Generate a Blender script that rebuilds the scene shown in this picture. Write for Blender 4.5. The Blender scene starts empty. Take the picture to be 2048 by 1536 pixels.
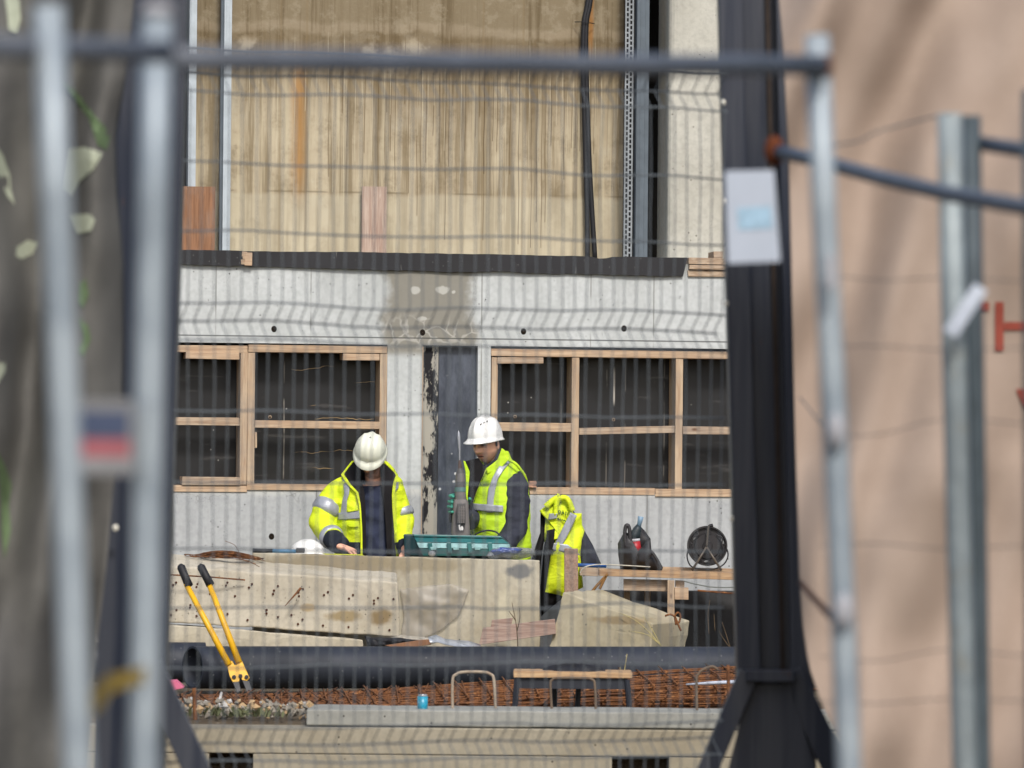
import bpy, bmesh, math, random
from mathutils import Vector, Matrix, noise as mnoise
R = math.radians
random.seed(7)
C = bpy.context.scene.collection
SC = bpy.context.scene

# ------------------------------------------------------------------ camera
FPX = 11200.0                     # focal length in pixels of a 2048 wide picture
CAM_Z = 1.5
PITCH, ROLL = math.atan(152 / FPX), R(0.5)
cam_d = bpy.data.cameras.new("camera")
cam = bpy.data.objects.new("camera", cam_d); C.objects.link(cam)
cam_d.sensor_width = 36.0
cam_d.lens = FPX / 2048 * 36.0
cam_d.clip_start = 0.5; cam_d.clip_end = 3000
CAM_R = Matrix.Rotation(R(90) + PITCH, 3, 'X') @ Matrix.Rotation(ROLL, 3, 'Z')
cam.matrix_world = Matrix.Translation((0, 0, CAM_Z)) @ CAM_R.to_4x4()
cam_d.dof.use_dof = True
cam_d.dof.focus_distance = 35.0
cam_d.dof.aperture_fstop = (cam_d.lens / 1000) / 0.039
SC.camera = cam

# ------------------------------------------------------------------ light
SUN_AZ, SUN_EL = 168.0, 44.0      # compass angle clockwise from +Y, elevation
w = bpy.data.worlds.new("World"); SC.world = w; w.use_nodes = True
wn = w.node_tree
sky = wn.nodes.new("ShaderNodeTexSky"); sky.sky_type = 'NISHITA'; sky.sun_disc = False
sky.sun_elevation = R(SUN_EL); sky.sun_rotation = R(SUN_AZ)
sky.air_density = 1.0; sky.dust_density = 3.0
bg = wn.nodes["Background"]; bg.inputs[1].default_value = 0.135
wn.links.new(sky.outputs[0], bg.inputs[0])
sd = bpy.data.lights.new("sun", 'SUN'); sd.energy = 2.25; sd.angle = R(9.0); sd.color = (1.0, 0.97, 0.93)
sun = bpy.data.objects.new("sun", sd); C.objects.link(sun)
sdir = Vector((math.sin(R(SUN_AZ)) * math.cos(R(SUN_EL)), math.cos(R(SUN_AZ)) * math.cos(R(SUN_EL)), math.sin(R(SUN_EL))))
sun.rotation_euler = sdir.to_track_quat('Z', 'Y').to_euler()
SC.view_settings.view_transform = 'Standard'; SC.view_settings.look = 'None'
SC.view_settings.gamma = 1.0; SC.view_settings.exposure = 0.36
SC.cycles.use_denoising = True
SC.cycles.max_bounces = 6; SC.cycles.transparent_max_bounces = 12

# ------------------------------------------------------------------ picture point -> place
def ray(px, py):
    return CAM_R @ Vector(((px - 1024) / FPX, -(py - 768) / FPX, -1.0))
def P(px, py, Y):
    d = ray(px, py)
    k = Y / d.y
    return Vector((d.x * k, Y, CAM_Z + d.z * k))
def S(Y): return FPX / Y          # pixels per metre at a distance

YAW = R(10)
W0 = Vector((0, 36.0, 0))
WM = Matrix.Translation(W0) @ Matrix.Rotation(YAW, 4, 'Z')
WMI = WM.inverted()
def wp(px, py, y=0.0):            # point of the facade plane at local depth y -> (x, z)
    o = WMI @ Vector((0, 0, CAM_Z)); d = WMI.to_3x3() @ ray(px, py)
    k = (y - o.y) / d.y
    q = o + d * k
    return q.x, q.z

# ------------------------------------------------------------------ mesh helpers
class MB:
    """collects vertices and faces (world coordinates) of one mesh"""
    def __init__(s): s.v, s.f, s.m = [], [], []
    def add(s, vs, fs, mi=0):
        o = len(s.v); s.v += [Vector(p) for p in vs]
        for f in fs: s.f.append([i + o for i in f]); s.m.append(mi)
        return s
    def box(s, a, b, mi=0, M=None, jit=0.0):
        (x0, y0, z0), (x1, y1, z1) = a, b
        x0, x1 = min(x0, x1), max(x0, x1); y0, y1 = min(y0, y1), max(y0, y1); z0, z1 = min(z0, z1), max(z0, z1)
        vs = [Vector((x, y, z)) for z in (z0, z1) for y in (y0, y1) for x in (x0, x1)]
        if jit: vs = [p + Vector([random.uniform(-jit, jit) for _ in range(3)]) for p in vs]
        if M is not None: vs = [M @ p for p in vs]
        return s.add(vs, [(0, 2, 3, 1), (4, 5, 7, 6), (0, 1, 5, 4), (2, 6, 7, 3), (0, 4, 6, 2), (1, 3, 7, 5)], mi)
    def hexa(s, front, back, mi=0):   # 4 front corners (tl, tr, br, bl) and 4 back corners
        n = len(front); vs = list(front) + list(back)
        fs = [tuple(range(n))[::-1], tuple(range(n, 2 * n))]
        for i in range(n):
            j = (i + 1) % n; fs.append((i, j, n + j, n + i))
        return s.add(vs, fs, mi)
    def tube(s, pts, rad, seg=10, mi=0, caps=True, ref=None):
        pts = [Vector(p) for p in pts]; n = len(pts)
        if not isinstance(rad, (list, tuple)): rad = [rad] * n
        rings = []; side = None
        for i, p in enumerate(pts):
            t = (pts[min(i + 1, n - 1)] - pts[max(i - 1, 0)]).normalized()
            if ref is not None:
                a = t.cross(Vector(ref))
                side = a.normalized() if a.length > 0.05 else side
            if side is None:
                a = t.cross(Vector((0, 1, 0)))
                if a.length < 0.2: a = t.cross(Vector((1, 0, 0)))
                side = a.normalized()
            side = (side - t * side.dot(t)).normalized()
            dp = t.cross(side)
            r = rad[i]; rx, ry = (r if isinstance(r, (tuple, list)) else (r, r))
            rings.append([p + side * (rx * math.cos(2 * math.pi * k / seg)) + dp * (ry * math.sin(2 * math.pi * k / seg)) for k in range(seg)])
        return s.loft(rings, mi, caps)
    def loft(s, rings, mi=0, caps=True, closed=True):
        m = len(rings[0]); vs = [p for r in rings for p in r]; fs = []
        for i in range(len(rings) - 1):
            for k in range(m if closed else m - 1):
                k2 = (k + 1) % m
                fs.append((i * m + k, i * m + k2, (i + 1) * m + k2, (i + 1) * m + k))
        if caps and closed:
            fs.append(tuple(range(m))[::-1]); fs.append(tuple(range((len(rings) - 1) * m, len(rings) * m)))
        return s.add(vs, fs, mi)
    def prism(s, front, off, mi=0):
        off = Vector(off)
        return s.hexa(front, [Vector(p) + off for p in front], mi)
    def ell(s, c, r, M=None, nu=16, nv=12, mi=0):
        c = Vector(c); rings = []
        for j in range(nv + 1):
            t = math.pi * (j + 0.02) / (nv + 0.04)
            ring = []
            for k in range(nu):
                a = 2 * math.pi * k / nu
                p = Vector((r[0] * math.sin(t) * math.cos(a), r[1] * math.sin(t) * math.sin(a), r[2] * math.cos(t)))
                ring.append(c + (M @ p if M is not None else p))
            rings.append(ring)
        return s.loft(rings, mi)
    def mesh(s, name, org=Vector((0, 0, 0)), mats=(), smooth=False, normals=True):
        me = bpy.data.meshes.new(name)
        me.from_pydata([tuple(p - org) for p in s.v], [], s.f)
        for m in mats: me.materials.append(m)
        for p, mi in zip(me.polygons, s.m):
            p.material_index = mi; p.use_smooth = smooth
        if normals:
            bm = bmesh.new(); bm.from_mesh(me); bmesh.ops.recalc_face_normals(bm, faces=bm.faces); bm.to_mesh(me); bm.free()
        me.update()
        return me

def tag(o, label=None, cat=None, group=None, kind=None):
    if label: o["label"] = label
    if cat: o["category"] = cat
    if group: o["group"] = group
    if kind: o["kind"] = kind
    return o
def empty(name, loc, label=None, cat=None, group=None, rz=0.0):
    o = bpy.data.objects.new(name, None); C.objects.link(o); o.empty_display_size = 0.1
    o.matrix_world = Matrix.Translation(loc) @ Matrix.Rotation(rz, 4, 'Z')
    return tag(o, label, cat, group)
ORG = {}
def obj(name, mb, mats, parent=None, smooth=False, bevel=0.0, bseg=2, autos=None, org=None):
    """one mesh object; under a parent its vertices (given in world coordinates) are taken relative to the thing's base"""
    if not isinstance(mats, (list, tuple)): mats = [mats]
    if parent is not None: org = ORG.get(parent.name, Vector((0, 0, 0)))
    elif org is None:
        xs = [p.x for p in mb.v]; ys = [p.y for p in mb.v]; zs = [p.z for p in mb.v]
        org = Vector(((min(xs) + max(xs)) / 2, (min(ys) + max(ys)) / 2, min(zs)))
    me = mb.mesh(name, org, mats, smooth)
    o = bpy.data.objects.new(name, me); C.objects.link(o)
    if parent is not None: o.parent = parent
    else: o.location = org
    ORG[o.name] = Vector(org)
    if bevel:
        b = o.modifiers.new("bevel", 'BEVEL'); b.width = bevel; b.segments = bseg; b.limit_method = 'ANGLE'; b.angle_limit = R(35)
    if autos:
        for p in me.polygons: p.use_smooth = True
        me.set_sharp_from_angle(angle=R(autos))
    return o
def thing(name, loc, label, cat, group=None):
    o = empty(name, Vector(loc), label, cat, group); ORG[o.name] = Vector(loc); return o
def solidify(o, t, off=0.0):
    m = o.modifiers.new("thick", 'SOLIDIFY'); m.thickness = t; m.offset = off; return o
def crom(pts, n):
    """smooth curve through points, n samples per span"""
    pts = [Vector(p) for p in pts]; out = []
    for i in range(len(pts) - 1):
        p0, p1, p2, p3 = pts[max(i - 1, 0)], pts[i], pts[i + 1], pts[min(i + 2, len(pts) - 1)]
        for k in range(n):
            t = k / n
            out.append(0.5 * ((2 * p1) + (p2 - p0) * t + (2 * p0 - 5 * p1 + 4 * p2 - p3) * t * t + (3 * p1 - p0 - 3 * p2 + p3) * t ** 3))
    out.append(pts[-1]); return out
def interp(tab, x):
    if x <= tab[0][0]: return tab[0][1]
    for (a, va), (b, vb) in zip(tab, tab[1:]):
        if x <= b:
            t = (x - a) / (b - a); return va + (vb - va) * t
    return tab[-1][1]

# ------------------------------------------------------------------ materials
def lin(r, g, b, k=1.0):
    def f(c):
        c /= 255.0
        return (c / 12.92 if c <= 0.04045 else ((c + 0.055) / 1.055) ** 2.4) * k
    return (f(r), f(g), f(b), 1.0)
class Mat:
    def __init__(s, name, rough=0.8, spec=0.3):
        s.mat = bpy.data.materials.new(name); s.mat.use_nodes = True
        s.t = s.mat.node_tree; s.b = s.t.nodes["Principled BSDF"]
        s.b.inputs["Roughness"].default_value = rough; s.b.inputs["Specular IOR Level"].default_value = spec
        tc = s.t.nodes.new("ShaderNodeTexCoord"); s.co = tc.outputs["Object"]
    def n(s, typ, ins=(), **pr):
        nd = s.t.nodes.new(typ)
        for k, v in pr.items(): setattr(nd, k, v)
        for k, v in dict(ins).items():
            i = nd.inputs[k]
            if hasattr(v, "is_linked"): s.t.links.new(v, i)
            else: i.default_value = v
        return nd
    def vmul(s, vec, x, y, z): return s.n("ShaderNodeVectorMath", {0: vec, 1: (x, y, z)}, operation='MULTIPLY').outputs[0]
    def vadd(s, a, b): return s.n("ShaderNodeVectorMath", {0: a, 1: b}, operation='ADD').outputs[0]
    def noise(s, scale, detail=4.0, rough=0.55, vec=None, dist=0.0, col=False):
        nd = s.n("ShaderNodeTexNoise", {"Vector": vec if vec is not None else s.co, "Scale": scale, "Detail": detail, "Roughness": rough, "Distortion": dist})
        return nd.outputs["Color" if col else 0]
    def voro(s, scale, vec=None, feature='F1', out="Distance", rnd=1.0):
        nd = s.n("ShaderNodeTexVoronoi", {"Vector": vec if vec is not None else s.co, "Scale": scale, "Randomness": rnd}, feature=feature)
        return nd.outputs[out]
    def math(s, op, a, b=0.0, clamp=False): return s.n("ShaderNodeMath", {0: a, 1: b}, operation=op, use_clamp=clamp).outputs[0]
    def ramp(s, fac, lo, hi, a=0.0, b=1.0):
        return s.n("ShaderNodeMapRange", {0: fac, 1: lo, 2: hi, 3: a, 4: b}, interpolation_type='SMOOTHSTEP').outputs[0]
    def mix(s, fac, a, b, mode='MIX'):
        nd = s.n("ShaderNodeMix", {0: fac, 6: a, 7: b}, data_type='RGBA', blend_type=mode); return nd.outputs[2]
    def xyz(s, vec=None):
        nd = s.n("ShaderNodeSeparateXYZ", {0: vec if vec is not None else s.co}); return nd.outputs
    def white1(s, v): return s.n("ShaderNodeTexWhiteNoise", {"W": v}, noise_dimensions='1D').outputs
    def box(s, x, z, x0, x1, z0, z1, soft):   # soft rectangle in two coordinates
        a = s.math('MULTIPLY', s.ramp(x, x0 - soft, x0 + soft), s.ramp(x, x1 + soft, x1 - soft))
        b = s.math('MULTIPLY', s.ramp(z, z0 - soft, z0 + soft), s.ramp(z, z1 + soft, z1 - soft))
        return s.math('MULTIPLY', a, b)
    def col(s, c): 
        i = s.b.inputs["Base Color"]
        if hasattr(c, "is_linked"): s.t.links.new(c, i)
        else: i.default_value = c
        return s
    def rough(s, v):
        i = s.b.inputs["Roughness"]
        if hasattr(v, "is_linked"): s.t.links.new(v, i)
        else: i.default_value = v
        return s
    def bump(s, h, strength=0.3, dist=0.01):
        nd = s.n("ShaderNodeBump", {"Height": h, "Strength": strength, "Distance": dist}); s.t.links.new(nd.outputs[0], s.b.inputs["Normal"]); return s

def simple(name, rgb, rough=0.6, spec=0.3, var=0.15, scale=12.0, metal=0.0, dirt=None, k=0.8, bump=0.0):
    m = Mat(name, rough, spec)
    a = lin(*rgb, k=k * (1 - var)); b = lin(*rgb, k=k * (1 + var))
    c = m.mix(m.ramp(m.noise(scale, 5, 0.6), 0.3, 0.7), a, b)
    if dirt is not None:
        c = m.mix(m.ramp(m.noise(scale * 0.7, 6, 0.7), 0.52, 0.72, 0, 0.8), c, lin(*dirt, k=k))
    m.col(c); m.b.inputs["Metallic"].default_value = metal
    if bump: m.bump(m.noise(scale * 4, 4), bump, 0.01)
    return m.mat

def wood(name, rgb, dark, axis='x', k=0.8, knots=True):
    m = Mat(name, 0.75, 0.25)
    sc = {'x': (1.2, 22, 22), 'z': (22, 22, 1.2), 'y': (22, 1.2, 22)}[axis]
    g = m.noise(3.0, 6, 0.65, m.vmul(m.co, *sc), 0.6)
    c = m.mix(m.ramp(g, 0.3, 0.72), lin(*rgb, k=k), lin(*dark, k=k))
    c = m.mix(m.ramp(m.noise(5.0, 4), 0.45, 0.75, 0, 0.55), c, lin(150, 140, 130, k=k))
    if knots:
        kn = m.voro(5.0, m.vmul(m.co, *[0.7 if v < 5 else 1.5 for v in sc]))
        c = m.mix(m.ramp(kn, 0.11, 0.05, 0, 0.8), c, lin(95, 60, 40, k=k))
    m.col(c).bump(g, 0.25, 0.004)
    return m.mat

def concrete(name, rgb, warm, k=0.8, pits=True, scale=1.0, extra=None):
    m = Mat(name, 0.9, 0.2)
    big = m.noise(1.6 * scale, 6, 0.6); fine = m.noise(28 * scale, 5, 0.7)
    c = m.mix(m.ramp(big, 0.35, 0.68), lin(*rgb, k=k), lin(*warm, k=k))
    c = m.mix(m.ramp(fine, 0.35, 0.75, 0, 0.35), c, lin(*[v * 0.72 for v in rgb], k=k))
    vs = m.noise(7 * scale, 5, 0.6, m.vmul(m.co, 1, 1, 0.15))
    c = m.mix(m.ramp(vs, 0.5, 0.75, 0, 0.35), c, lin(*[v * 0.78 for v in warm], k=k))
    h = fine
    if pits:
        p = m.voro(26 * scale); sel = m.ramp(m.noise(4 * scale, 3), 0.5, 0.62)
        pm = m.math('MULTIPLY', m.ramp(p, 0.16, 0.07), sel)
        c = m.mix(pm, c, lin(60, 55, 48, k=k)); h = m.math('SUBTRACT', fine, pm)
    if extra: c = extra(m, c)
    m.col(c).bump(h, 0.35, 0.008)
    return m.mat
# ================================================================== ground and fill
GM = Mat("dry_soil", 0.95, 0.1)
gc = GM.mix(GM.ramp(GM.noise(0.9, 8, 0.7), 0.35, 0.7), lin(120, 108, 90, 0.7), lin(88, 78, 66, 0.7))
gc = GM.mix(GM.ramp(GM.voro(14.0), 0.25, 0.1, 0, 0.7), gc, lin(160, 152, 140, 0.7))
GM.col(gc).bump(GM.noise(18, 6, 0.7), 0.8, 0.03)
mb = MB()
def gz(x, y):
    if y < 28.66 and y > 22.6 and abs(x) < 9: return -0.75
    a = max(0.0, min(1.0, (y - 28.66) / 0.05)); b = max(0.0, min(1.0, (34.4 - y) / 0.5))
    h = 0.15 * min(a, b) if abs(x) < 8 else 0.15 * min(a, b) * max(0, 1 - (abs(x) - 8) / 2)
    return h + 0.012 * mnoise.noise(Vector((x * 2.3, y * 2.3, 0)))
xs = [-1500, -300, -60, -20] + [-11 + i * 0.25 for i in range(89)] + [20, 60, 300, 1500]
ys = [-1500, -200, -20, 5, 12] + [18 + i * 0.5 for i in range(22)]  + [28.6, 28.7, 28.75, 28.9, 29.1] + [29.3 + i * 0.15 for i in range(40)] + [36, 40, 60, 300, 1500]
nx = len(xs)
mb.v = [Vector((x, y, gz(x, y))) for y in ys for x in xs]
for j in range(len(ys) - 1):
    for i in range(nx - 1):
        mb.f.append((j * nx + i, j * nx + i + 1, (j + 1) * nx + i + 1, (j + 1) * nx + i)); mb.m.append(0)
tag(obj("ground", mb, GM.mat, smooth=True, org=Vector((0, 0, 0))), kind="structure")

# ================================================================== the building shell
bld = empty("concrete_building", W0, "unfinished concrete building with tan upper wall and black boarded window openings", "building", rz=YAW)
ORG[bld.name] = Vector((0, 0, 0))         # its parts are given in the facade's own frame
def Z(py, y=0.0, px=900): return wp(px, py, y)[1]
def X(px, y=0.0, py=800): return wp(px, py, y)[0]
def wbox(mbx, px0, py0, px1, py1, y0, y1, jit=0.0):
    pm, qm = (px0 + px1) / 2, (py0 + py1) / 2
    mbx.box((wp(px0, qm, y0)[0], y0, wp(pm, py0, y0)[1]), (wp(px1, qm, y0)[0], y1, wp(pm, py1, y0)[1]), jit=jit)
    return mbx

# light concrete with the wet patch, efflorescence, tie holes, board joints, painted strip shadow
def stains_and_shadow(m, c):
    o = m.xyz(); x, z = o[0], o[2]
    nz = m.noise(3.0, 6, 0.65); wob = m.math('MULTIPLY', m.math('SUBTRACT', nz, 0.5), 0.35)
    xx = m.math('ADD', x, wob); zz = m.math('ADD', z, m.math('MULTIPLY', wob, 0.6))
    x0, x1 = X(768), X(948)
    wet = m.box(xx, zz, x0, x1, Z(760), Z(480), 0.05)
    wet = m.math('MULTIPLY', wet, m.ramp(z, Z(720), Z(700)))
    c = m.mix(m.math('MULTIPLY', wet, 0.9), c, lin(136, 132, 120, 0.8))
    vein = m.voro(9.0, m.vadd(m.co, m.vmul(m.noise(4, 3, col=True), .25, .25, .25)), 'DISTANCE_TO_EDGE')
    vz = m.math('MULTIPLY', m.box(xx, zz, x0, x1, Z(690), Z(640), 0.06), m.ramp(vein, 0.09, 0.02))
    c = m.mix(m.math('MULTIPLY', vz, 0.4), c, lin(215, 213, 205, 0.8))
    for cx, cy, rx, rz in ((828, 581, .035, .026), (884, 580, .045, .028), (905, 584, .014, .012), (842, 637, .03, .014)):
        dx = m.math('DIVIDE', m.math('SUBTRACT', x, X(cx)), rx); dz = m.math('DIVIDE', m.math('SUBTRACT', z, Z(cy, 0, cx)), rz)
        d = m.math('ADD', m.math('ADD', m.math('MULTIPLY', dx, dx), m.math('MULTIPLY', dz, dz)), m.math('MULTIPLY', m.math('SUBTRACT', m.noise(15, 5, .65), .5), 3.2))
        c = m.mix(m.ramp(d, 1.3, 0.5, 0, .55), c, lin(214, 214, 206, 0.8))
    # scalloped shadow of the black strip, painted into the beam colour
    tn = m.noise(5.0, 4, 0.6, m.vmul(m.co, 1, 1, 0.2))
    edge = m.math('ADD', z, m.math('MULTIPLY', tn, 0.22))
    c = m.mix(m.ramp(edge, Z(556) + 0.13, Z(540) + 0.17, 0, 0.55), c, lin(140, 138, 128, 0.8))
    # thin joints
    for py in (677,):
        dz = m.math('ABSOLUTE', m.math('SUBTRACT', z, Z(py)))
        c = m.mix(m.ramp(dz, 0.006, 0.003, 0, 0.75), c, lin(70, 70, 68, 0.8))
    for px in (962, 620, 430, 1180, 1306):
        dx = m.math('ABSOLUTE', m.math('SUBTRACT', x, X(px)))
        c = m.mix(m.math('MULTIPLY', m.ramp(dx, 0.006, 0.002, 0, 0.6), m.ramp(m.noise(3, 3), .4, .55)), c, lin(110, 108, 100, 0.8))
    # specks
    sp = m.math('MULTIPLY', m.ramp(m.voro(17), 0.09, 0.04), m.ramp(m.noise(2.3, 2), 0.5, 0.6))
    c = m.mix(sp, c, lin(80, 78, 72, 0.8))
    return c
M_LIGHT = concrete("pale_concrete", (210, 214, 213), (193, 197, 195), k=0.8, extra=stains_and_shadow)
def greyer(m, c):
    o = m.xyz(); z = o[2]
    n = m.noise(4, 5, 0.6)
    e = m.math('ADD', z, m.math('MULTIPLY', m.math('SUBTRACT', n, .5), 0.10))
    c = m.mix(m.ramp(e, Z(990) - .03, Z(982), 0, .7), c, lin(214, 214, 208, .8))
    cr = m.voro(5.0, m.vadd(m.co, m.vmul(m.noise(3, 4, col=True), .5, .5, .5)), 'DISTANCE_TO_EDGE')
    c = m.mix(m.math('MULTIPLY', m.ramp(cr, 0.012, 0.004, 0, .5), m.ramp(z, Z(1030), Z(985))), c, lin(120, 118, 112, .8))
    for px in (635, 1296):
        dx = m.math('ABSOLUTE', m.math('SUBTRACT', o[0], X(px)))
        c = m.mix(m.ramp(dx, 0.006, 0.002, 0, .7), c, lin(120, 118, 112, .8))
    return c
M_GREY = concrete("grey_concrete", (190, 193, 193), (174, 177, 178), k=0.8, extra=greyer)

XL, XR = -5.2, 5.2
z_beam_b, z_beam_t = Z(691), Z(521)
z_sill = Z(979)
b = MB().box((XL, 0, z_beam_b), (XR, 0.9, z_beam_t))
obj("beam", b, M_LIGHT, bld)
b = MB().box((XL, 0, -0.3), (X(845), 0.25, z_sill)).box((X(955), 0, -0.3), (XR, 0.25, z_sill))
obj("lower_wall", b, M_GREY, bld)
w1l, w1r, w2l, w2r = X(180), X(774), X(981), X(1720)
for xa, xb in ((w1r, X(845)), (X(955), w2l), (XL, w1l), (w2r, XR)):
    obj("pillar", MB().box((xa, 0, z_sill), (xb, 0.25, z_beam_b)), M_LIGHT, bld)
# tie holes with a rim
M_HOLE = simple("dark_hole", (40, 34, 28), 0.9, 0.1)
for i, (px, py) in enumerate(((548, 658), (845, 665), (1047, 663), (1248, 657), (543, 1073))):
    x, z = wp(px, py, 0)
    ring = MB(); n = 14
    ring.loft([[Vector((x + r * math.cos(2 * math.pi * k / n), yy, z + r * 1.15 * math.sin(2 * math.pi * k / n))) for k in range(n)] for r, yy in ((.018, -.001), (.013, -.004), (.010, -.0035), (.001, -.003))], caps=False)
    obj("tie_hole", ring, M_HOLE, bld)

# ---- upper wall
UY = 0.8
def upper(m, c0):
    o = m.xyz(); x, z = o[0], o[2]
    zt = lambda py: wp(900, py, UY)[1]
    xt = lambda px: wp(px, 300, UY)[0]
    base = m.mix(m.ramp(m.noise(1.1, 6, 0.65), .35, .7), lin(206, 193, 165, .71), lin(180, 165, 138, .71))
    base = m.mix(m.ramp(m.noise(5.5, 8, .75), .46, .66, 0, .6), base, lin(138, 124, 98, .70))
    base = m.mix(m.ramp(m.noise(2.3, 6, .7, m.vadd(m.co, (4, 2, 7))), .52, .72, 0, .45), base, lin(206, 200, 180, .76))
    st = m.noise(4.0, 6, 0.65, m.vmul(m.co, 3.2, 1, 0.16))
    base = m.mix(m.ramp(st, .44, .62, 0, .75), base, lin(132, 116, 88, .70))
    st2 = m.noise(4.0, 5, 0.6, m.vadd(m.vmul(m.co, 7, 1, 0.14), (9, 3, 1)))
    base = m.mix(m.ramp(st2, .52, .66, 0, .55), base, lin(206, 194, 164, .74))
    # brown dirty head of the wall with a wavy white salt line
    nz = m.noise(2.2, 6, .65); hz = m.math('ADD', z, m.math('MULTIPLY', m.math('SUBTRACT', nz, .5), .22))
    ragged = m.math('ADD', z, m.math('MULTIPLY', m.math('SUBTRACT', m.noise(6, 5, .7, m.vmul(m.co, 2.5, 1, .2)), .5), .75))
    base = m.mix(m.ramp(ragged, zt(290), zt(70), 0, .8), base, lin(116, 99, 72, .70))
    base = m.mix(m.ramp(hz, zt(62), zt(50), 0, .55), base, lin(150, 137, 112, .72))
    d = m.math('ABSOLUTE', m.math('SUBTRACT', hz, zt(60)))
    base = m.mix(m.ramp(d, .05, .01, 0, .45), base, lin(176, 162, 138, .76))
    d = m.math('ABSOLUTE', m.math('SUBTRACT', hz, zt(78)))
    base = m.mix(m.math('MULTIPLY', m.ramp(d, .02, .004, 0, .35), m.ramp(m.noise(18, 5, .7), .46, .6)), base, lin(84, 70, 50, .76))
    hs = m.noise(7.0, 6, .7, m.vmul(m.co, 3.5, 1, .12))
    base = m.mix(m.math('MULTIPLY', m.ramp(hs, .48, .64, 0, .6), m.ramp(z, zt(260), zt(120))), base, lin(104, 88, 62, .68))
    base = m.mix(m.math('MULTIPLY', m.ramp(m.noise(9, 8, .75), .5, .62, 0, .45), m.ramp(z, zt(120), zt(60))), base, lin(172, 160, 136, .7))
    # light patches under it
    pn = m.math('MULTIPLY', m.box(x, hz, xt(470), xt(860), zt(150), zt(88), .06), m.ramp(m.noise(2.6, 5, .6), .5, .6))
    base = m.mix(m.math('MULTIPLY', pn, .6), base, lin(212, 200, 174, .76))
    # pale lower band and board joints
    base = m.mix(m.ramp(m.math('ADD', z, m.math('MULTIPLY', m.math('SUBTRACT', m.noise(3, 4), .5), .05)), zt(386), zt(398), 0, .38), base, lin(208, 200, 176, .78))
    d = m.math('ABSOLUTE', m.math('SUBTRACT', z, zt(388)))
    base = m.mix(m.math('MULTIPLY', m.ramp(d, .010, .002, 0, .5), m.ramp(m.noise(3.5, 4), .42, .56)), base, lin(112, 98, 74, .76))
    for px in (560, 612, 965, 1045):
        d = m.math('ABSOLUTE', m.math('SUBTRACT', x, xt(px)))
        base = m.mix(m.ramp(d, .012, .002, 0, .4), base, lin(140, 122, 92, .76))
    # rust stain
    wobx = m.math('ADD', x, m.math('MULTIPLY', m.math('SUBTRACT', m.noise(2.0, 4), .5), .05))
    rz_ = m.math('MULTIPLY', m.ramp(z, zt(440), zt(330)), m.ramp(z, zt(80), zt(190)))
    d = m.math('ABSOLUTE', m.math('SUBTRACT', wobx, xt(596)))
    base = m.mix(m.math('MULTIPLY', m.ramp(d, .075, .0, 0, .75), rz_), base, lin(176, 130, 72, .78))
    d = m.math('ABSOLUTE', m.math('SUBTRACT', wobx, xt(1178)))
    base = m.mix(m.math('MULTIPLY', m.ramp(d, .03, .004, 0, .6), m.ramp(z, zt(120), zt(60))), base, lin(178, 122, 58, .78))
    # long thin drips, each column with its own start, end and place
    for fr, sh, wd, dens, xa, xb, colr in ((34.0, 0.0, .13, .4, 640, 1215, (98, 78, 50)), (23.0, 5.3, .08, .55, 830, 1190, (78, 60, 40)), (27.0, 9.7, .07, .5, 470, 1240, (206, 196, 170))):
        u = m.math('ADD', m.math('MULTIPLY', m.math('ADD', x, m.math('MULTIPLY', m.noise(1.0, 2, .5, m.vmul(m.co, .3, 1, 1.6)), .02)), fr), sh)
        cell = m.math('FLOOR', u); fr_ = m.math('FRACT', u)
        wn_ = m.white1(cell); v = wn_[0]; rgb = m.xyz(wn_[1])
        d = m.math('ABSOLUTE', m.math('SUBTRACT', fr_, m.math('ADD', m.math('MULTIPLY', v, .6), .2)))
        on = m.math('LESS_THAN', rgb[0], dens)
        ztop = m.math('ADD', m.math('MULTIPLY', rgb[1], zt(60) - zt(170)), zt(170))
        zend = m.math('ADD', m.math('MULTIPLY', m.math('POWER', rgb[2], .7), zt(190) - zt(510)), zt(510))
        k = m.math('MULTIPLY', m.ramp(d, wd, wd * .35), on)
        k = m.math('MULTIPLY', k, m.math('MULTIPLY', m.math('GREATER_THAN', z, zend), m.ramp(m.math('SUBTRACT', ztop, z), -.02, .12)))
        k = m.math('MULTIPLY', k, m.box(x, z, xt(xa), xt(xb), zt(560), zt(0), .12))
        base = m.mix(m.math('MULTIPLY', k, .65), base, lin(*colr, .76))
    return base
M_TAN = concrete("tan_stained_concrete", (200, 184, 148), (186, 168, 130), k=.76, pits=False, extra=upper)
ux0, ux1 = wp(384, 300, UY)[0], wp(1250, 300, UY)[0]
ztop = wp(900, -260, UY)[1]
obj("upper_wall", MB().box((ux0, UY, z_beam_t), (ux1, UY + .2, ztop)), M_TAN, bld)
M_DARK = simple("dark_interior", (46, 44, 42), .95, .1, k=.5)
b = MB().box((XL, 3.2, z_beam_t), (XR, 3.4, ztop + .4)).box((XL, UY + .21, ztop), (XR, 3.2, ztop + .25)).box((XL - .2, UY + .25, z_beam_t), (XL, 3.2, ztop)).box((XR, UY + .25, z_beam_t), (XR + .2, 3.2, ztop))
b.box((XL, .9, z_beam_t - .25), (XR, 3.2, z_beam_t))
obj("interior_shell", b, M_DARK, bld)  # back, roof, ends and floor added in a dark colour to keep the inside unlit
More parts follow.
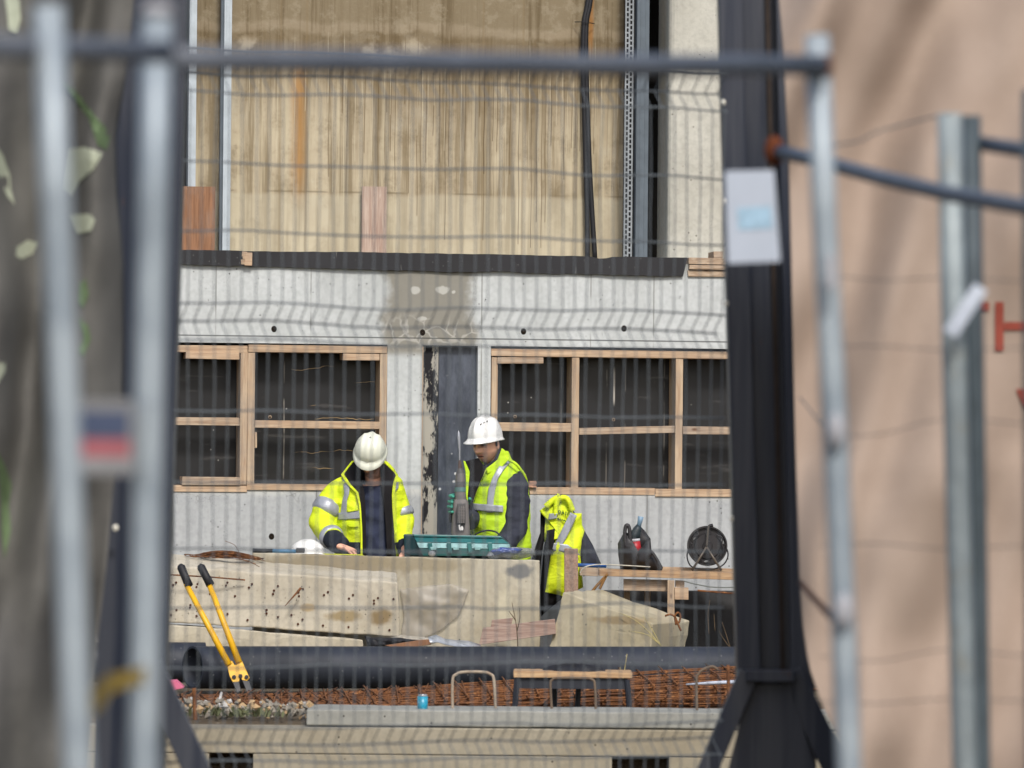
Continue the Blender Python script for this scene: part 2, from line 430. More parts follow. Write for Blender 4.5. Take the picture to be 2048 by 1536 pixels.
# black sheet as painted shade of the opening left of the upper wall
M_BLKP = simple("painted_shade_black", (38, 38, 42), .5, .4, k=.6, dirt=(60, 58, 56))
obj("opening_shade_sheet", MB().box((XL, UY + .05, z_beam_t), (ux0 - .03, UY + .08, ztop)), M_BLKP, bld)
M_COLUMN = concrete("cream_concrete", (208, 206, 194), (192, 189, 176), k=.76)
x0 = wp(1338, 300, .45)[0]
obj("column", MB().box((x0, .45, z_beam_t), (x0 + .72, .87, ztop)), M_COLUMN, bld, bevel=.05, bseg=4)
# galvanised studs
M_GALV = simple("galvanised_stud", (192, 202, 208), .5, .4, var=.08, metal=.1, k=.74)
M_GALVD = simple("blue_grey_steel", (112, 124, 134), .55, .35, var=.1, k=.55)
def stud(px0, px1, py_b, y, dep, m, side=True):
    b = MB(); xa, xb = wp(px0, 250, y)[0], wp(px1, 250, y)[0]; zb = max(wp(px0, py_b, y)[1], z_beam_t)
    t = .004
    b.box((xa, y, zb), (xb, y + t, ztop)); b.box((xa, y + t, zb), (xa + t, y + dep, ztop)); b.box((xb - t, y + t, zb), (xb, y + dep, ztop))
    for q in (.3, .7):
        xm = xa + (xb - xa) * q
        b.box((xm - .002, y - .003, zb), (xm + .002, y, ztop))
    return obj("stud", b, m, bld)
stud(377, 392, 512, .62, .1, M_GALV)
stud(447, 462, 512, .62, .1, M_GALV)
stud(312, 326, 512, .62, .1, M_GALV)
stud(440.5, 446.5, 512, .64, .05, M_GALVD)
stud(1273, 1297, 520, .55, .1, M_GALVD)
# perforated angle strip
b = MB(); y = .6
xa, xb = wp(1249, 250, y)[0], wp(1266, 250, y)[0]; wd = xb - xa
zb = z_beam_t; step = .034
b.box((xa, y, zb), (xa + wd * .17, y + .004, ztop)); b.box((xa + wd * .40, y, zb), (xa + wd * .58, y + .004, ztop)); b.box((xa + wd * .82, y, zb), (xb, y + .004, ztop))
z = zb; i = 0
while z < ztop - .1:
    b.box((xa + wd * .17, y, z), (xa + wd * .40, y + .004, z + .011))
    b.box((xa + wd * .58, y, z + step / 2), (xa + wd * .82, y + .004, z + step / 2 + .011))
    z += step
obj("perforated_angle", b, simple("zinc_strip", (150, 156, 160), .5, .4, k=.75), bld)
obj("angle_shadow_gap", MB().box((xa, y + .03, zb), (wp(1290, 250, y)[0], y + .035, ztop)), M_BLKP, bld)  # black strip put in as the shade behind the angle
# cables hanging down the wall
M_CABLE = simple("black_cable_sheath", (40, 40, 44), .5, .35, k=.55, var=.1)
for pts in (((1188, -120), (1176, 0), (1168, 45), (1166, 120), (1168, 200), (1171, 320), (1174, 420), (1175, 516)),
            ((1192, -120), (1181, 0), (1173, 45), (1172, 120), (1175, 220), (1179, 330), (1184, 420), (1190, 516))):
    pp = []
    for px, py in pts:
        x, z = wp(px, py, .74); pp.append((x, .74, z))
    obj("wall_cable", MB().tube(crom(pp, 5), .0165, 10), M_CABLE, bld, smooth=True)
x, z = wp(1170, 44, .72)
obj("cable_tie_wire", MB().tube([(x - .06, .76, z + .002), (x - .02, .71, z), (x + .02, .71, z - .004), (x + .07, .76, z - .006)], .003, 6), M_CABLE, bld)

# ---- black upstand strip along the slab edge
M_STRIP = Mat("black_film_board", .45, .4)
c = M_STRIP.mix(M_STRIP.ramp(M_STRIP.noise(3, 5), .3, .7), lin(36, 36, 41, .45), lin(50, 50, 56, .45))
dr = M_STRIP.noise(9, 5, .6, M_STRIP.vmul(M_STRIP.co, 4, 1, .35))
c = M_STRIP.mix(M_STRIP.math('MULTIPLY', M_STRIP.ramp(dr, .68, .73), .5), c, lin(176, 176, 170, .7))
c = M_STRIP.mix(M_STRIP.ramp(M_STRIP.voro(26), .09, .04), c, lin(140, 140, 138, .7))
M_STRIP.col(c)
topl = [(150, 495), (340, 499.5), (480, 501), (500, 502.5), (700, 504), (880, 507), (960, 508), (1080, 511), (1180, 512.5), (1190, 516), (1205, 518), (1228, 513), (1375, 515.5)]
botl = [(150, 522), (340, 528.5), (480, 532), (560, 534), (700, 538), (820, 541), (900, 544), (1000, 543), (1080, 547), (1200, 549), (1300, 551), (1366, 553)]
n = 90; fr = []; bk = []
for i in range(n + 1):
    t = i / n
    pa = 150 + t * (1375 - 150); pb = 150 + t * (1366 - 150)
    ta = interp(topl, pa) + random.uniform(-.5, .5); tb = interp(botl, pb) + random.uniform(-.9, .9)
    yy = -.02 - .012 * math.sin(pa * .011) ** 2
    xa, za = wp(pa, ta, yy); xb_, zb_ = wp(pb, tb, yy)
    fr.append((Vector((xa, yy, za)), Vector((xb_, yy, zb_))))
rings = [[a, b_, b_ + Vector((0, .016, 0)), a + Vector((0, .016, 0))] for a, b_ in fr]
obj("upstand_board", MB().loft(rings), M_STRIP.mat, bld)
M_WOOD = wood("raw_timber", (206, 180, 150), (170, 140, 112))
M_WOODV = wood("raw_timber_upright", (204, 182, 154), (172, 144, 116), 'z')
M_WOODG = wood("weathered_timber", (196, 176, 152), (152, 126, 102))
b = MB()
for (a, c2) in (((484, 512), (494, 503)), ((486, 520), (500, 512)), ((482, 528), (500, 520)), ((490, 531), (504, 505))):
    wbox(b, a[0], c2[1], c2[0], a[1], -.036 - random.random() * .012, -.034, .004)
obj("wood_splinter", b, M_WOOD, bld)

# ---- windows: black boards and their timber framing
M_PLY = Mat("black_film_plywood", .5, .4)
o = M_PLY.xyz()
c = M_PLY.mix(M_PLY.ramp(M_PLY.noise(1.5, 6, .6), .3, .7), lin(28, 29, 32, .26), lin(44, 45, 48, .28))
bn = M_PLY.noise(2.5, 5, .6, M_PLY.vmul(M_PLY.co, 1.2, 1, 7))
c = M_PLY.mix(M_PLY.ramp(bn, .60, .72, 0, .5), c, lin(96, 94, 92, .55))
ln = M_PLY.math('ADD', o[2], M_PLY.math('MULTIPLY', M_PLY.noise(2.0, 4, .6), .16))
wv = M_PLY.math('ABSOLUTE', M_PLY.math('SUBTRACT', M_PLY.math('FRACT', M_PLY.math('MULTIPLY', ln, 9.0)), .5))
crk = M_PLY.math('MULTIPLY', M_PLY.ramp(wv, .02, .006), M_PLY.ramp(M_PLY.noise(2.0, 2, .5, M_PLY.vadd(M_PLY.vmul(M_PLY.co, 1.0, 1, 9), (3.1, 0, .7))), .54, .60))
inx = M_PLY.box(o[0], o[2], X(585, .2), X(752, .2), Z(980), Z(700), .02)
c = M_PLY.mix(M_PLY.math('MULTIPLY', M_PLY.math('MULTIPLY', crk, inx), .85), c, lin(190, 160, 112, .8))
for px, k_ in ((570, .5), (1124, .3), (1330, .3), (1252, .3), (1215, .25)):
    d = M_PLY.math('ABSOLUTE', M_PLY.math('SUBTRACT', M_PLY.math('ADD', o[0], M_PLY.math('MULTIPLY', M_PLY.noise(2, 2), .01)), X(px, .2)))
    c = M_PLY.mix(M_PLY.math('MULTIPLY', M_PLY.ramp(d, .006, .002, 0, k_), M_PLY.ramp(M_PLY.noise(5, 3, .5, M_PLY.vmul(M_PLY.co, .4, 1, 1)), .45, .55)), c, lin(170, 165, 155, .7))
d = M_PLY.math('ABSOLUTE', M_PLY.math('SUBTRACT', o[0], X(1228, .2)))
c = M_PLY.mix(M_PLY.math('MULTIPLY', M_PLY.ramp(d, .008, .004, 0, .8), M_PLY.box(o[0], o[2], -9, 9, Z(802), Z(735), .03)), c, lin(205, 200, 190, .7))
c = M_PLY.mix(M_PLY.math('MULTIPLY', M_PLY.ramp(M_PLY.voro(11), .07, .03), M_PLY.ramp(M_PLY.noise(2, 2), .45, .5)), c, lin(180, 178, 172, .7))
M_PLY.col(c).rough(M_PLY.ramp(M_PLY.noise(3, 5), .3, .7, .35, .6))
def window(xl, xr):
    wdw = obj("window", MB().box((xl, .2, z_sill), (xr, .222, z_beam_b)), M_PLY.mat, bld)
    return wdw
def fr(parent, name, px0, py0, px1, py1, y0=0.0, y1=.19, m=None, jit=.0025):
    b = MB(); wbox(b, px0, py0, px1, py1, y0, y1, jit)
    return obj(name, b, m or M_WOOD, parent, bevel=.002)
win = window(w1l, w1r)
fr(win, "head_board", 150, 690, 495, 703.5, -.006)
fr(win, "head_board", 497, 691, 774, 705.5, -.012)
fr(win, "sill_board", 150, 970, 494, 982.5, -.008)
fr(win, "sill_board", 494.5, 968, 776, 981, -.014)
fr(win, "post", 480, 704, 494.5, 969, -.004, .19, M_WOODV)
fr(win, "post", 495.5, 706, 509, 968, -.008, .19, M_WOODV)
fr(win, "jamb", 759, 706, 773, 968, -.004, .19, M_WOODV)
fr(win, "rail", 190, 834, 479.5, 850, .0, .06, M_WOODG)
fr(win, "rail", 509.5, 842, 758.5, 857, -.002, .06)
fr(win, "nailed_block", 372, 704.5, 479.5, 718, -.016, .12)
fr(win, "nailed_block", 686, 707, 758.5, 720.5, -.01, .12)
fr(win, "nailed_block", 364, 953.5, 479.5, 969.5, -.022, .1, M_WOODG)
fr(win, "nailed_block", 509.2, 864, 513.5, 896, .0, .05, M_WOODV)
for px, py in ((540, 834),):
    x, z = wp(px, py, .2); obj("bolt_hole", MB().tube([(x, .2, z), (x, .197, z)], [.011, .010], 12), M_WOODG, win); obj("bolt_hole", MB().tube([(x, .1968, z - .001), (x, .1955, z - .001)], [.007, .006], 10), M_HOLE, win)
win = window(w2l, w2r)
fr(win, "head_board", 982, 700, 1460, 715, -.01)
fr(win, "head_board", 1460.5, 704, 1720, 719, -.006)
fr(win, "sill_board", 984, 975.5, 1310, 989.5, -.006)
fr(win, "sill_board", 1310.5, 979, 1720, 994, -.012)
fr(win, "jamb", 982, 714.5, 994.5, 976, -.004, .19, M_WOODV)
fr(win, "post", 1143.5, 715, 1158, 977, -.006, .19, M_WOODV)
fr(win, "post", 1350, 716, 1365, 979, -.004, .19, M_WOODV)
fr(win, "rail", 995, 846, 1143, 862.5, .0, .06)
b = MB(); ya, yb = -.002, .06
q = [wp(1158.5, 856, ya), wp(1349.5, 851.5, ya), wp(1349.5, 865.5, ya), wp(1158.5, 869.5, ya)]
b.hexa([Vector((x, ya, z)) for x, z in q], [Vector((x, yb, z)) for x, z in q]); obj("rail", b, M_WOODG, win, bevel=.002)
fr(win, "rail", 1365.5, 854, 1560, 869, .0, .06, M_WOODG)
fr(win, "nailed_block", 995, 714.5, 1087, 727, -.014, .1, M_WOODG)
for px, py in ((1030, 833), (1227, 839)):
    x, z = wp(px, py, .2); obj("bolt_hole", MB().tube([(x, .2, z), (x, .197, z)], [.011, .010], 12), M_WOODG, win); obj("bolt_hole", MB().tube([(x, .1968, z - .001), (x, .1955, z - .001)], [.007, .006], 10), M_HOLE, win)
# ---- boarded doorway between the windows
M_DOOR = Mat("blue_black_board", .4, .45)
c = M_DOOR.mix(M_DOOR.ramp(M_DOOR.noise(5, 8, .72, M_DOOR.vmul(M_DOOR.co, 1, 1, .35)), .35, .7), lin(46, 53, 66, .7), lin(98, 105, 118, .75))
c = M_DOOR.mix(M_DOOR.math('MULTIPLY', M_DOOR.ramp(M_DOOR.voro(13), .17, .08), M_DOOR.ramp(M_DOOR.noise(3, 3), .46, .54)), c, lin(210, 212, 214, .75))
M_DOOR.col(c)
M_PEEL = Mat("peeled_board", .8, .2)
c = M_PEEL.mix(M_PEEL.ramp(M_PEEL.noise(5, 7, .72, M_PEEL.vmul(M_PEEL.co, 1.6, 1, .55)), .46, .50), lin(40, 40, 44, .7), lin(180, 176, 164, .72))
o = M_PEEL.xyz(); 
M_PEEL.col(c)
obj("door_board", MB().box((X(877, .06), .06, .02), (X(954, .06), .085, z_beam_b - .003)), M_DOOR.mat, bld)
obj("door_board", MB().box((X(846, .05), .05, .02), (X(876, .05), .085, z_beam_b - .003)), M_PEEL.mat, bld)
obj("door_trim", MB().box((X(844, -.003), -.004, Z(1100)), (X(846, 0), .02, z_beam_b - .01)), M_WOODV, bld)
# dark grey block along the foot of the wall
M_BIT = concrete("dark_grey_concrete", (92, 92, 92), (76, 76, 78), k=.6)
obj("dark_wall_foot", MB().box((X(1215, -.2), -.2, -.2), (XR, -.003, Z(1180, -.2))), M_BIT, bld)

# ---- loose boards by the building
def wthing(name, mbx, mats, label, cat, group=None, **kw):
    mbx.v = [WM @ p for p in mbx.v]
    return tag(obj(name, mbx, mats, **kw), label, cat, group)
M_BROWN = wood("brown_plywood", (158, 116, 86), (124, 88, 64), 'z')
M_PINK = wood("pinkish_plank", (196, 176, 160), (160, 132, 116), 'z')
wthing("plywood_board", wbox(MB(), 364, 373, 430, 503, .57, .60), M_BROWN, "brown plywood board standing behind the black strip beside a metal stud", "board")
wthing("plank", wbox(MB(), 724, 373, 773, 508, .72, .75), M_PINK, "short pinkish grey plank upright against the tan upper wall", "plank")
b = MB(); wbox(b, 1377, 517, 1560, 530, -.02, .2, .004); wbox(b, 1379, 530.6, 1570, 541, -.03, .2, .004); wbox(b, 1376, 541.6, 1570, 554, -.015, .2, .004)
wthing("plank_pile", b, M_WOODG, "three stacked timber planks on the slab edge at the end of the black strip", "planks", bevel=.003)
b = MB(); wbox(b, 1428, 503, 1446, 516.5, .02, .2, .003)
wthing("timber_offcut", b, M_WOODG, "small square timber offcut on top of the stacked planks by the cream column", "offcut", bevel=.003)
M_BRICK = simple("brick_offcut", (190, 146, 120), .85, .2, var=.2, scale=30)
b = MB()
for i in range(3): wbox(b, 1057 + i, 975.2 - 4.3 * (i + 1), 1073, 975.2 - 4.3 * i - .5, -.03, .1, .002)
wthing("wood_chips", b, M_BRICK, "little stack of thin wooden shims on the window sill behind the man in the vest", "shims")
# ================================================================== concrete blocks, pipes, rebar in front of the wall
def blockstain(patches, extra_dark=None):
    def f(m, c):
        n = m.noise(5, 5, .65)
        for pos, r, rgb, a in patches:
            d = m.n("ShaderNodeVectorMath", {0: m.co, 1: tuple(pos)}, operation='SUBTRACT').outputs[0]
            d = m.n("ShaderNodeVectorMath", {0: m.vmul(d, 1 / r[0], 1 / 3.0, 1 / r[1])}, operation='LENGTH').outputs[1]
            d = m.math('ADD', d, m.math('MULTIPLY', m.math('SUBTRACT', n, .5), 1.5))
            c = m.mix(m.ramp(d, 1.0, .55, 0, a), c, lin(*rgb, .8))
        return c
    return f
def hexpix(front, back, Yf, Yb):
    b = MB()
    f = [P(px, py, Yf[i] if isinstance(Yf, (list, tuple)) else Yf) for i, (px, py) in enumerate(front)]
    k = [P(px, py, Yb[i] if isinstance(Yb, (list, tuple)) else Yb) for i, (px, py) in enumerate(back)]
    return b.hexa(f, k)
def roughen(o, amp=.006, cuts=24, sc=6.0):
    """break the straight edges and faces of a cast block a little"""
    me = o.data; bm = bmesh.new(); bm.from_mesh(me)
    bmesh.ops.triangulate(bm, faces=[f for f in bm.faces if len(f.verts) > 4])
    for _ in range(5):
        es = [e for e in bm.edges if e.calc_length() > .09]
        if not es: break
        bmesh.ops.subdivide_edges(bm, edges=es, cuts=1, use_grid_fill=True)
    bm.normal_update()
    for v in bm.verts:
        q = (v.co + Vector(o.location)) * sc
        v.co += v.normal * (mnoise.noise(q) * amp + mnoise.noise(q * 3.1) * amp * .6 + (-abs(mnoise.noise(q * 1.7)) * amp * 1.3 if v.calc_shell_factor() > 1.08 else 0))
    bm.to_mesh(me); bm.free()

BY = 34.2
z_blk = P(800, 1112, BY).z
s = S(BY)
def cst(rgb, warm, pts, **kw): return concrete("cast_concrete", rgb, warm, extra=blockstain(pts), **kw)
org = P(790, 1290, BY)
def rel(px, py, Y, o=None): return P(px, py, Y) - (o if o is not None else org)
fr_ = [(505, 1106), (1079, 1121), (1080, 1300), (505, 1300)]
M_BLOCK = cst((196, 189, 170), (174, 164, 140), [(rel(640, 1135, BY), (.7, .12), (146, 134, 110), .85), (rel(840, 1128, BY), (.4, .06), (150, 138, 112), .7), (rel(1040, 1142, BY), (.11, .06), (110, 112, 114), .85), (rel(1010, 1235, BY), (.06, .3), (214, 206, 178), .5)])
bb = hexpix(fr_, fr_, BY, BY + .75)
blk = obj("concrete_block", bb, M_BLOCK, bevel=.006, org=org)
tag(blk, "long pale concrete block the two men work behind, teal tool case on top", "block"); roughen(blk)
# tilted beam stub in front with bolt holes
org2 = P(560, 1280, 33.6)
fr_ = [(300, 1128), (797, 1164), (799, 1276), (300, 1243)]
bk_ = [(300, 1104), (794, 1144), (796, 1255), (300, 1222)]
def holes(m, c):
    c = blockstain([(P(690, 1233, 33.6) - org2, (.13, .05), (150, 132, 96), .9), (P(765, 1236, 33.6) - org2, (.09, .07), (134, 114, 80), .9), (P(615, 1215, 33.6) - org2, (.06, .03), (176, 152, 108), .8)])(m, c)
    sp = m.math('MULTIPLY', m.ramp(m.voro(34), .18, .07), m.ramp(m.noise(3.5, 4), .42, .6))
    return m.mix(sp, c, lin(74, 70, 62, .8))
M_STUB = concrete("pitted_concrete", (204, 196, 178), (180, 170, 148), extra=holes)
stub = obj("concrete_beam", hexpix(fr_, bk_, 33.6, 34.05), M_STUB, bevel=.012, bseg=3, org=org2); roughen(stub, .010)
tag(stub, "broken concrete beam with rows of small rusty holes, lying tilted in front of the long block", "beam")
b = MB()
pts = [(352, 1165), (346, 1170), (395, 1168), (393, 1174), (455, 1165), (452, 1171), (504, 1168), (498, 1175), (556, 1172), (548, 1181), (546, 1188), (606, 1178), (597, 1185), (598, 1192), (656, 1184), (648, 1190), (706, 1190), (698, 1197), (756, 1196), (748, 1201), (748, 1207), (787, 1198),
       (381, 1210), (380, 1215), (353, 1220), (393, 1232), (533, 1220), (533, 1227), (583, 1230), (556, 1234), (605, 1239), (455, 1228), (495, 1240), (646, 1251), (697, 1254), (779, 1260), (596, 1248), (342, 1230), (420, 1188), (470, 1192)]
for px, py in pts:
    t = (py - 1128 - (px - 300) * .0724) / 113
    p = P(px, py, 33.6)
    b.tube([p + Vector((0, .004, 0)), p + Vector((0, -.008, 0))], [.0075, .006], 8)
obj("rusty_dowel", b, simple("rust_hole", (92, 52, 36), .9, .1, k=.6), stub)["kind"] = "stuff"
org3 = P(520, 1292, 33.45)
low = obj("concrete_slab", hexpix([(300, 1246), (727, 1279), (728, 1300), (300, 1300)], [(300, 1246), (700, 1277), (700, 1300), (300, 1300)], 33.45, 33.9),
          concrete("slab_concrete", (200, 191, 170), (178, 167, 142)), bevel=.008, org=org3); roughen(low, .01)
tag(low, "lower concrete slab under the tilted beam, just above the black pipe", "slab")
# slanted slab piece right of the block
org4 = P(1240, 1292, 33.9)
fl = [(1126, 1184), (1306, 1247), (1302, 1300), (1093, 1300)]
bk2 = [(1203, 1178), (1380, 1241), (1370, 1300), (1180, 1300)]
M_SLANT = cst((194, 184, 158), (172, 161, 132), [(P(1245, 1240, 33.6) - org4, (.25, .03), (150, 130, 96), .7), (P(1340, 1255, 33.4) - org4, (.1, .2), (178, 164, 138), .5)])
slant = obj("concrete_wedge", hexpix(fl, bk2, [33.8, 33.4, 33.4, 33.8], [34.5, 34.1, 34.1, 34.5]), M_SLANT, bevel=.008, org=org4); roughen(slant, .01)
tag(slant, "slanting broken concrete piece under the timber workbench with bent wires at its end", "broken concrete")
M_RUST = Mat("rusty_steel", .85, .2)
c = M_RUST.mix(M_RUST.ramp(M_RUST.noise(14, 5, .65), .35, .65), lin(142, 94, 58, .74), lin(94, 62, 44, .72))
c = M_RUST.mix(M_RUST.ramp(M_RUST.noise(40, 3), .58, .7, 0, .8), c, lin(176, 124, 80, .8))
M_RUST.col(c); M_RUST = M_RUST.mat
b = MB()
for pts in (((1330, 1232), (1340, 1229), (1350, 1234), (1356, 1248), (1362, 1262)), ((1352, 1250), (1350, 1232), (1356, 1225), (1361, 1232), (1358, 1246))):
    b2 = MB().tube(crom([P(px, py, 33.3) for px, py in pts], 4), .006, 6)
    obj("bent_wire", b2, M_RUST, slant, smooth=True)

# black pipes
M_PIPE = Mat("black_plastic_pipe", .55, .35)
c = M_PIPE.mix(M_PIPE.ramp(M_PIPE.noise(2, 6, .6), .3, .7), lin(42, 47, 56, .55), lin(62, 68, 80, .55))
c = M_PIPE.mix(M_PIPE.math('MULTIPLY', M_PIPE.ramp(M_PIPE.voro(22), .10, .05), .6), c, lin(170, 170, 168, .7))
M_PIPE.col(c).rough(M_PIPE.ramp(M_PIPE.noise(5, 5), .3, .7, .5, .68)); M_PIPE = M_PIPE.mat
pa = P(385, 1335, 31.95); pb = P(1760, 1336, 33.2)
rad = .1215
pz = .15 + rad + .02
pa.z = P(385, 1335, 31.95).z; pb.z = pa.z - .01
ax = (pb - pa).normalized(); up = Vector((0, 0, 1)); sd_ = ax.cross(up).normalized()
cutn = Vector((-math.sin(R(58)), -math.cos(R(58)), 0))
def ring(c0, r, cut=False, n=40):
    out = []
    for k in range(n):
        a = 2 * math.pi * k / n
        p = c0 + sd_ * (r * math.cos(a)) + up * (r * math.sin(a))
        if cut: p = p - ax * ((p - c0).dot(cutn) / ax.dot(cutn))
        out.append(p)
    return out
b = MB()
mid = [pa.lerp(pb, t) for t in (.3, .6)]
b.loft([ring(pb, rad)] + [ring(q, rad) for q in mid[::-1]] + [ring(pa, rad, True), ring(pa, rad - .012, True), ring(pa + ax * .7, rad - .012)], caps=True)
pipe = tag(obj("drain_pipe", b, M_PIPE, autos=40), "long thick black plastic pipe with an open end, lying behind the rusty rebar mats", "pipe")
qa = P(40, 1331, 32.6); qb = P(410, 1331, 32.75); qb.z = qa.z = pa.z
b = MB().tube([qa, qa.lerp(qb, .5), qb], rad - .004, 36)
tag(obj("drain_pipe", b, M_PIPE, autos=40), "second black pipe whose end sticks out behind the open pipe mouth", "pipe")

# rusty reinforcing mats, stacked
random.seed(21)
cx = P(900, 1400, 30.7)
for k in range(11):
    t = k / 10
    z0 = .165 + t * .075; tilt = .012 + t * .055
    yawm = R(random.uniform(-5, 5)) + (R(8) if k % 3 == 1 else 0)
    org = Vector((cx.x + random.uniform(-.12, .12) + (.35 if k > 6 else 0), 30.75 + random.uniform(-.1, .1), z0))
    lx, ly = (1.85, .55) if k <= 6 else (1.45, .5)
    b = MB()
    def bar(a, c_, dz):
        pts = []
        for i in range(7):
            u = i / 6; p = a.lerp(c_, u)
            p.z += dz + .012 * mnoise.noise(Vector((p.x * 1.7, p.y * 3 + k * 7, k)))
            pts.append(p)
        M = Matrix.Rotation(yawm, 3, 'Z') @ Matrix.Rotation(-math.atan(tilt), 3, 'Y') @ Matrix.Rotation(R(2.0), 3, 'X')
        b.tube([org + M @ p for p in pts], .0052, 5)
    ny = 9; nxx = 24
    for i in range(ny):
        y = -ly + 2 * ly * i / (ny - 1)
        bar(Vector((-lx - random.uniform(0, .1), y, 0)), Vector((lx + random.uniform(0, .1), y + random.uniform(-.02, .02), 0)), 0)
    for i in range(nxx):
        x = -lx + 2 * lx * i / (nxx - 1)
        bar(Vector((x, -ly - .05, 0)), Vector((x + random.uniform(-.03, .03) + .04, ly + random.uniform(.0, .05), random.uniform(0, .02))), .01)
    tag(obj("rebar_mat", b, M_RUST, smooth=True), "rusty welded reinforcing mat in the stack in front of the black pipe", "rebar mat", "stacked rusty rebar mats")

# ================================================================== foundation wall near the camera side
FY = 28.5
M_FND = concrete("foundation_concrete", (176, 168, 148), (160, 150, 128), k=.74)
M_FNDG = concrete("kerb_concrete", (172, 172, 164), (158, 158, 150), k=.74)
def fbox(b, px0, py0, px1, py1, y0, y1):
    a = P(px0, (py0 + py1) / 2, y0); c_ = P(px1, (py0 + py1) / 2, y0)
    zt = P((px0 + px1) / 2, py0, y0).z; zb = P((px0 + px1) / 2, py1, y0).z
    return b.box((a.x, y0, zb), (c_.x, y1, zt))
fw = thing("foundation_wall", P(950, 1536, FY), "low concrete foundation wall with square dark recesses in front of the rebar mats", "low wall")
zb = P(900, 1510, FY).z
b = MB(); fbox(b, 150, 1458, 1900, 1511, FY, FY + .5); obj("wall_top", b, M_FND, fw, bevel=.006)
for px0, px1 in ((150, 418), (506, 1224), (1338, 1900)):
    b = MB(); a = P(px0, 1520, FY); c_ = P(px1, 1520, FY)
    b.box((a.x, FY + .002, -.9), (c_.x, FY + .5, P(900, 1511, FY).z)); obj("wall_pier", b, M_FND, fw, bevel=.004)
b = MB(); b.box((P(150, 1500, FY).x, FY + .35, -.9), (P(1900, 1500, FY).x, FY + .45, P(900, 1512, FY).z)); obj("recess_back", b, M_HOLE, fw)
b = MB(); fbox(b, 612, 1424, 1900, 1457, FY + .06, FY + .62)
cap = obj("kerb_slab", b, M_FNDG, bevel=.008); roughen(cap, .004)
tag(cap, "grey concrete kerb slab lying on the foundation wall below the rebar mats", "kerb")
# starter bar hoops
def hoop(pts, r, m, label):
    b = MB().tube(crom([P(px, py, yy) for px, py, yy in pts], 5), r, 8)
    tag(obj("starter_bar", b, m, smooth=True), label, "starter bar", "starter bars in the kerb")
M_CBAR = simple("cement_coated_bar", (170, 156, 138), .9, .1, dirt=(120, 84, 60))
k = FY + .35
M_CBARD = simple('dirty_bar', (128, 112, 96), .9, .1, k=.65, dirt=(100, 70, 50))
hoop([(906, 1452, k), (905, 1365, k), (912, 1349, k), (928, 1344, k), (965, 1344, k), (980, 1348, k), (988, 1362, k), (992, 1440, k)], .0078, M_CBAR, "pale cement coated starter bar hoop beside the blue can")
hoop([(1106, 1452, k), (1101, 1375, k), (1104, 1360, k), (1116, 1356, k), (1165, 1356, k), (1184, 1359, k), (1190, 1374, k), (1192, 1452, k)], .0065, M_CBARD, "thin starter bar hoop in front of the low bench")
hoop([(1395, 1455, k), (1393, 1365, k), (1397, 1348, k), (1408, 1338, k), (1425, 1333, k), (1436, 1340, k)], .007, M_CBARD, "hooked starter bar in front of the pale tube on the rebar")
hoop([(1460, 1455, k), (1458, 1400, k), (1456, 1330, k)], .009, M_RUST, "straight rusty starter bar beside the black gate post")
hoop([(392, 1458, k), (390, 1420, k), (388, 1376, k)], .011, M_RUST, "straight rusty starter bar over the rubble and weeds")
# rubble and weeds on the fill
random.seed(5)
b = MB()
for i in range(240):
    px = random.uniform(300, 625); yy = random.uniform(28.75, 29.9); x = P(px, 1430, yy).x
    r = random.uniform(.008, .028)
    zz = .15 + r * .5 + (.08 if yy < 29.1 else .05) * random.random()
    M = Matrix.Rotation(random.random() * 3, 3, 'Z') @ Matrix.Rotation(random.random() * 3, 3, 'X')
    vs = [(1, 0, 0), (-1, 0, 0), (0, 1, 0), (0, -1, 0), (0, 0, 1), (0, 0, -1)]
    vs = [Vector((x, yy, zz)) + M @ (Vector(v) * r * random.uniform(.6, 1.2)) for v in vs]
    b.add(vs, [(0, 2, 4), (2, 1, 4), (1, 3, 4), (3, 0, 4), (2, 0, 5), (1, 2, 5), (3, 1, 5), (0, 3, 5)], random.choice((0, 0, 0, 0, 0, 1, 2, 2)))
M_ST = [simple("rubble", (160, 152, 138), .9, .2, k=.65), simple("white_rubble", (206, 203, 197), .8, .2, k=.7), simple("tan_rubble", (196, 166, 126), .9, .2, k=.7)]
tag(obj("rubble", b, M_ST), "scattered small rubble between the foundation wall and the rebar mats", "rubble", kind="stuff")
b = MB()
for i in range(260):
    px = random.gauss(480, 42); yy = random.uniform(28.7, 29.2); p = P(px, 1440, yy); p.z = .17
    a = random.random() * 6.28; h = random.uniform(.015, .05); q = p + Vector((math.cos(a) * h * .6, math.sin(a) * h * .6, h))
    sd2 = Vector((-math.sin(a), math.cos(a), 0)) * random.uniform(.004, .010)
    b.add([p - sd2 * .4, p + sd2 * .4, p.lerp(q, .6) + sd2, q, p.lerp(q, .6) - sd2], [(0, 1, 2, 4), (4, 2, 3)])
M_WEED = simple("weed_leaf", (112, 116, 82), .7, .2, var=.4, k=.55)
tag(obj("weeds", b, M_WEED), "green weeds growing in the rubble at the foot of the rebar mats", "weeds", kind="stuff")

# ================================================================== the fences between the photographer and the site
M_STEEL = Mat("galvanised_tube", .5, .45)
c = M_STEEL.mix(M_STEEL.ramp(M_STEEL.noise(7, 5, .6), .35, .65), lin(166, 176, 182, .84), lin(142, 153, 161, .84))
M_STEEL.col(c); M_STEEL.b.inputs["Metallic"].default_value = .25; M_STEEL = M_STEEL.mat
M_RAIL = simple("dark_rail_tube", (104, 110, 120), .55, .35, k=.66)
M_WIRE = simple("grey_mesh_wire", (126, 134, 140), .6, .3, k=.48)

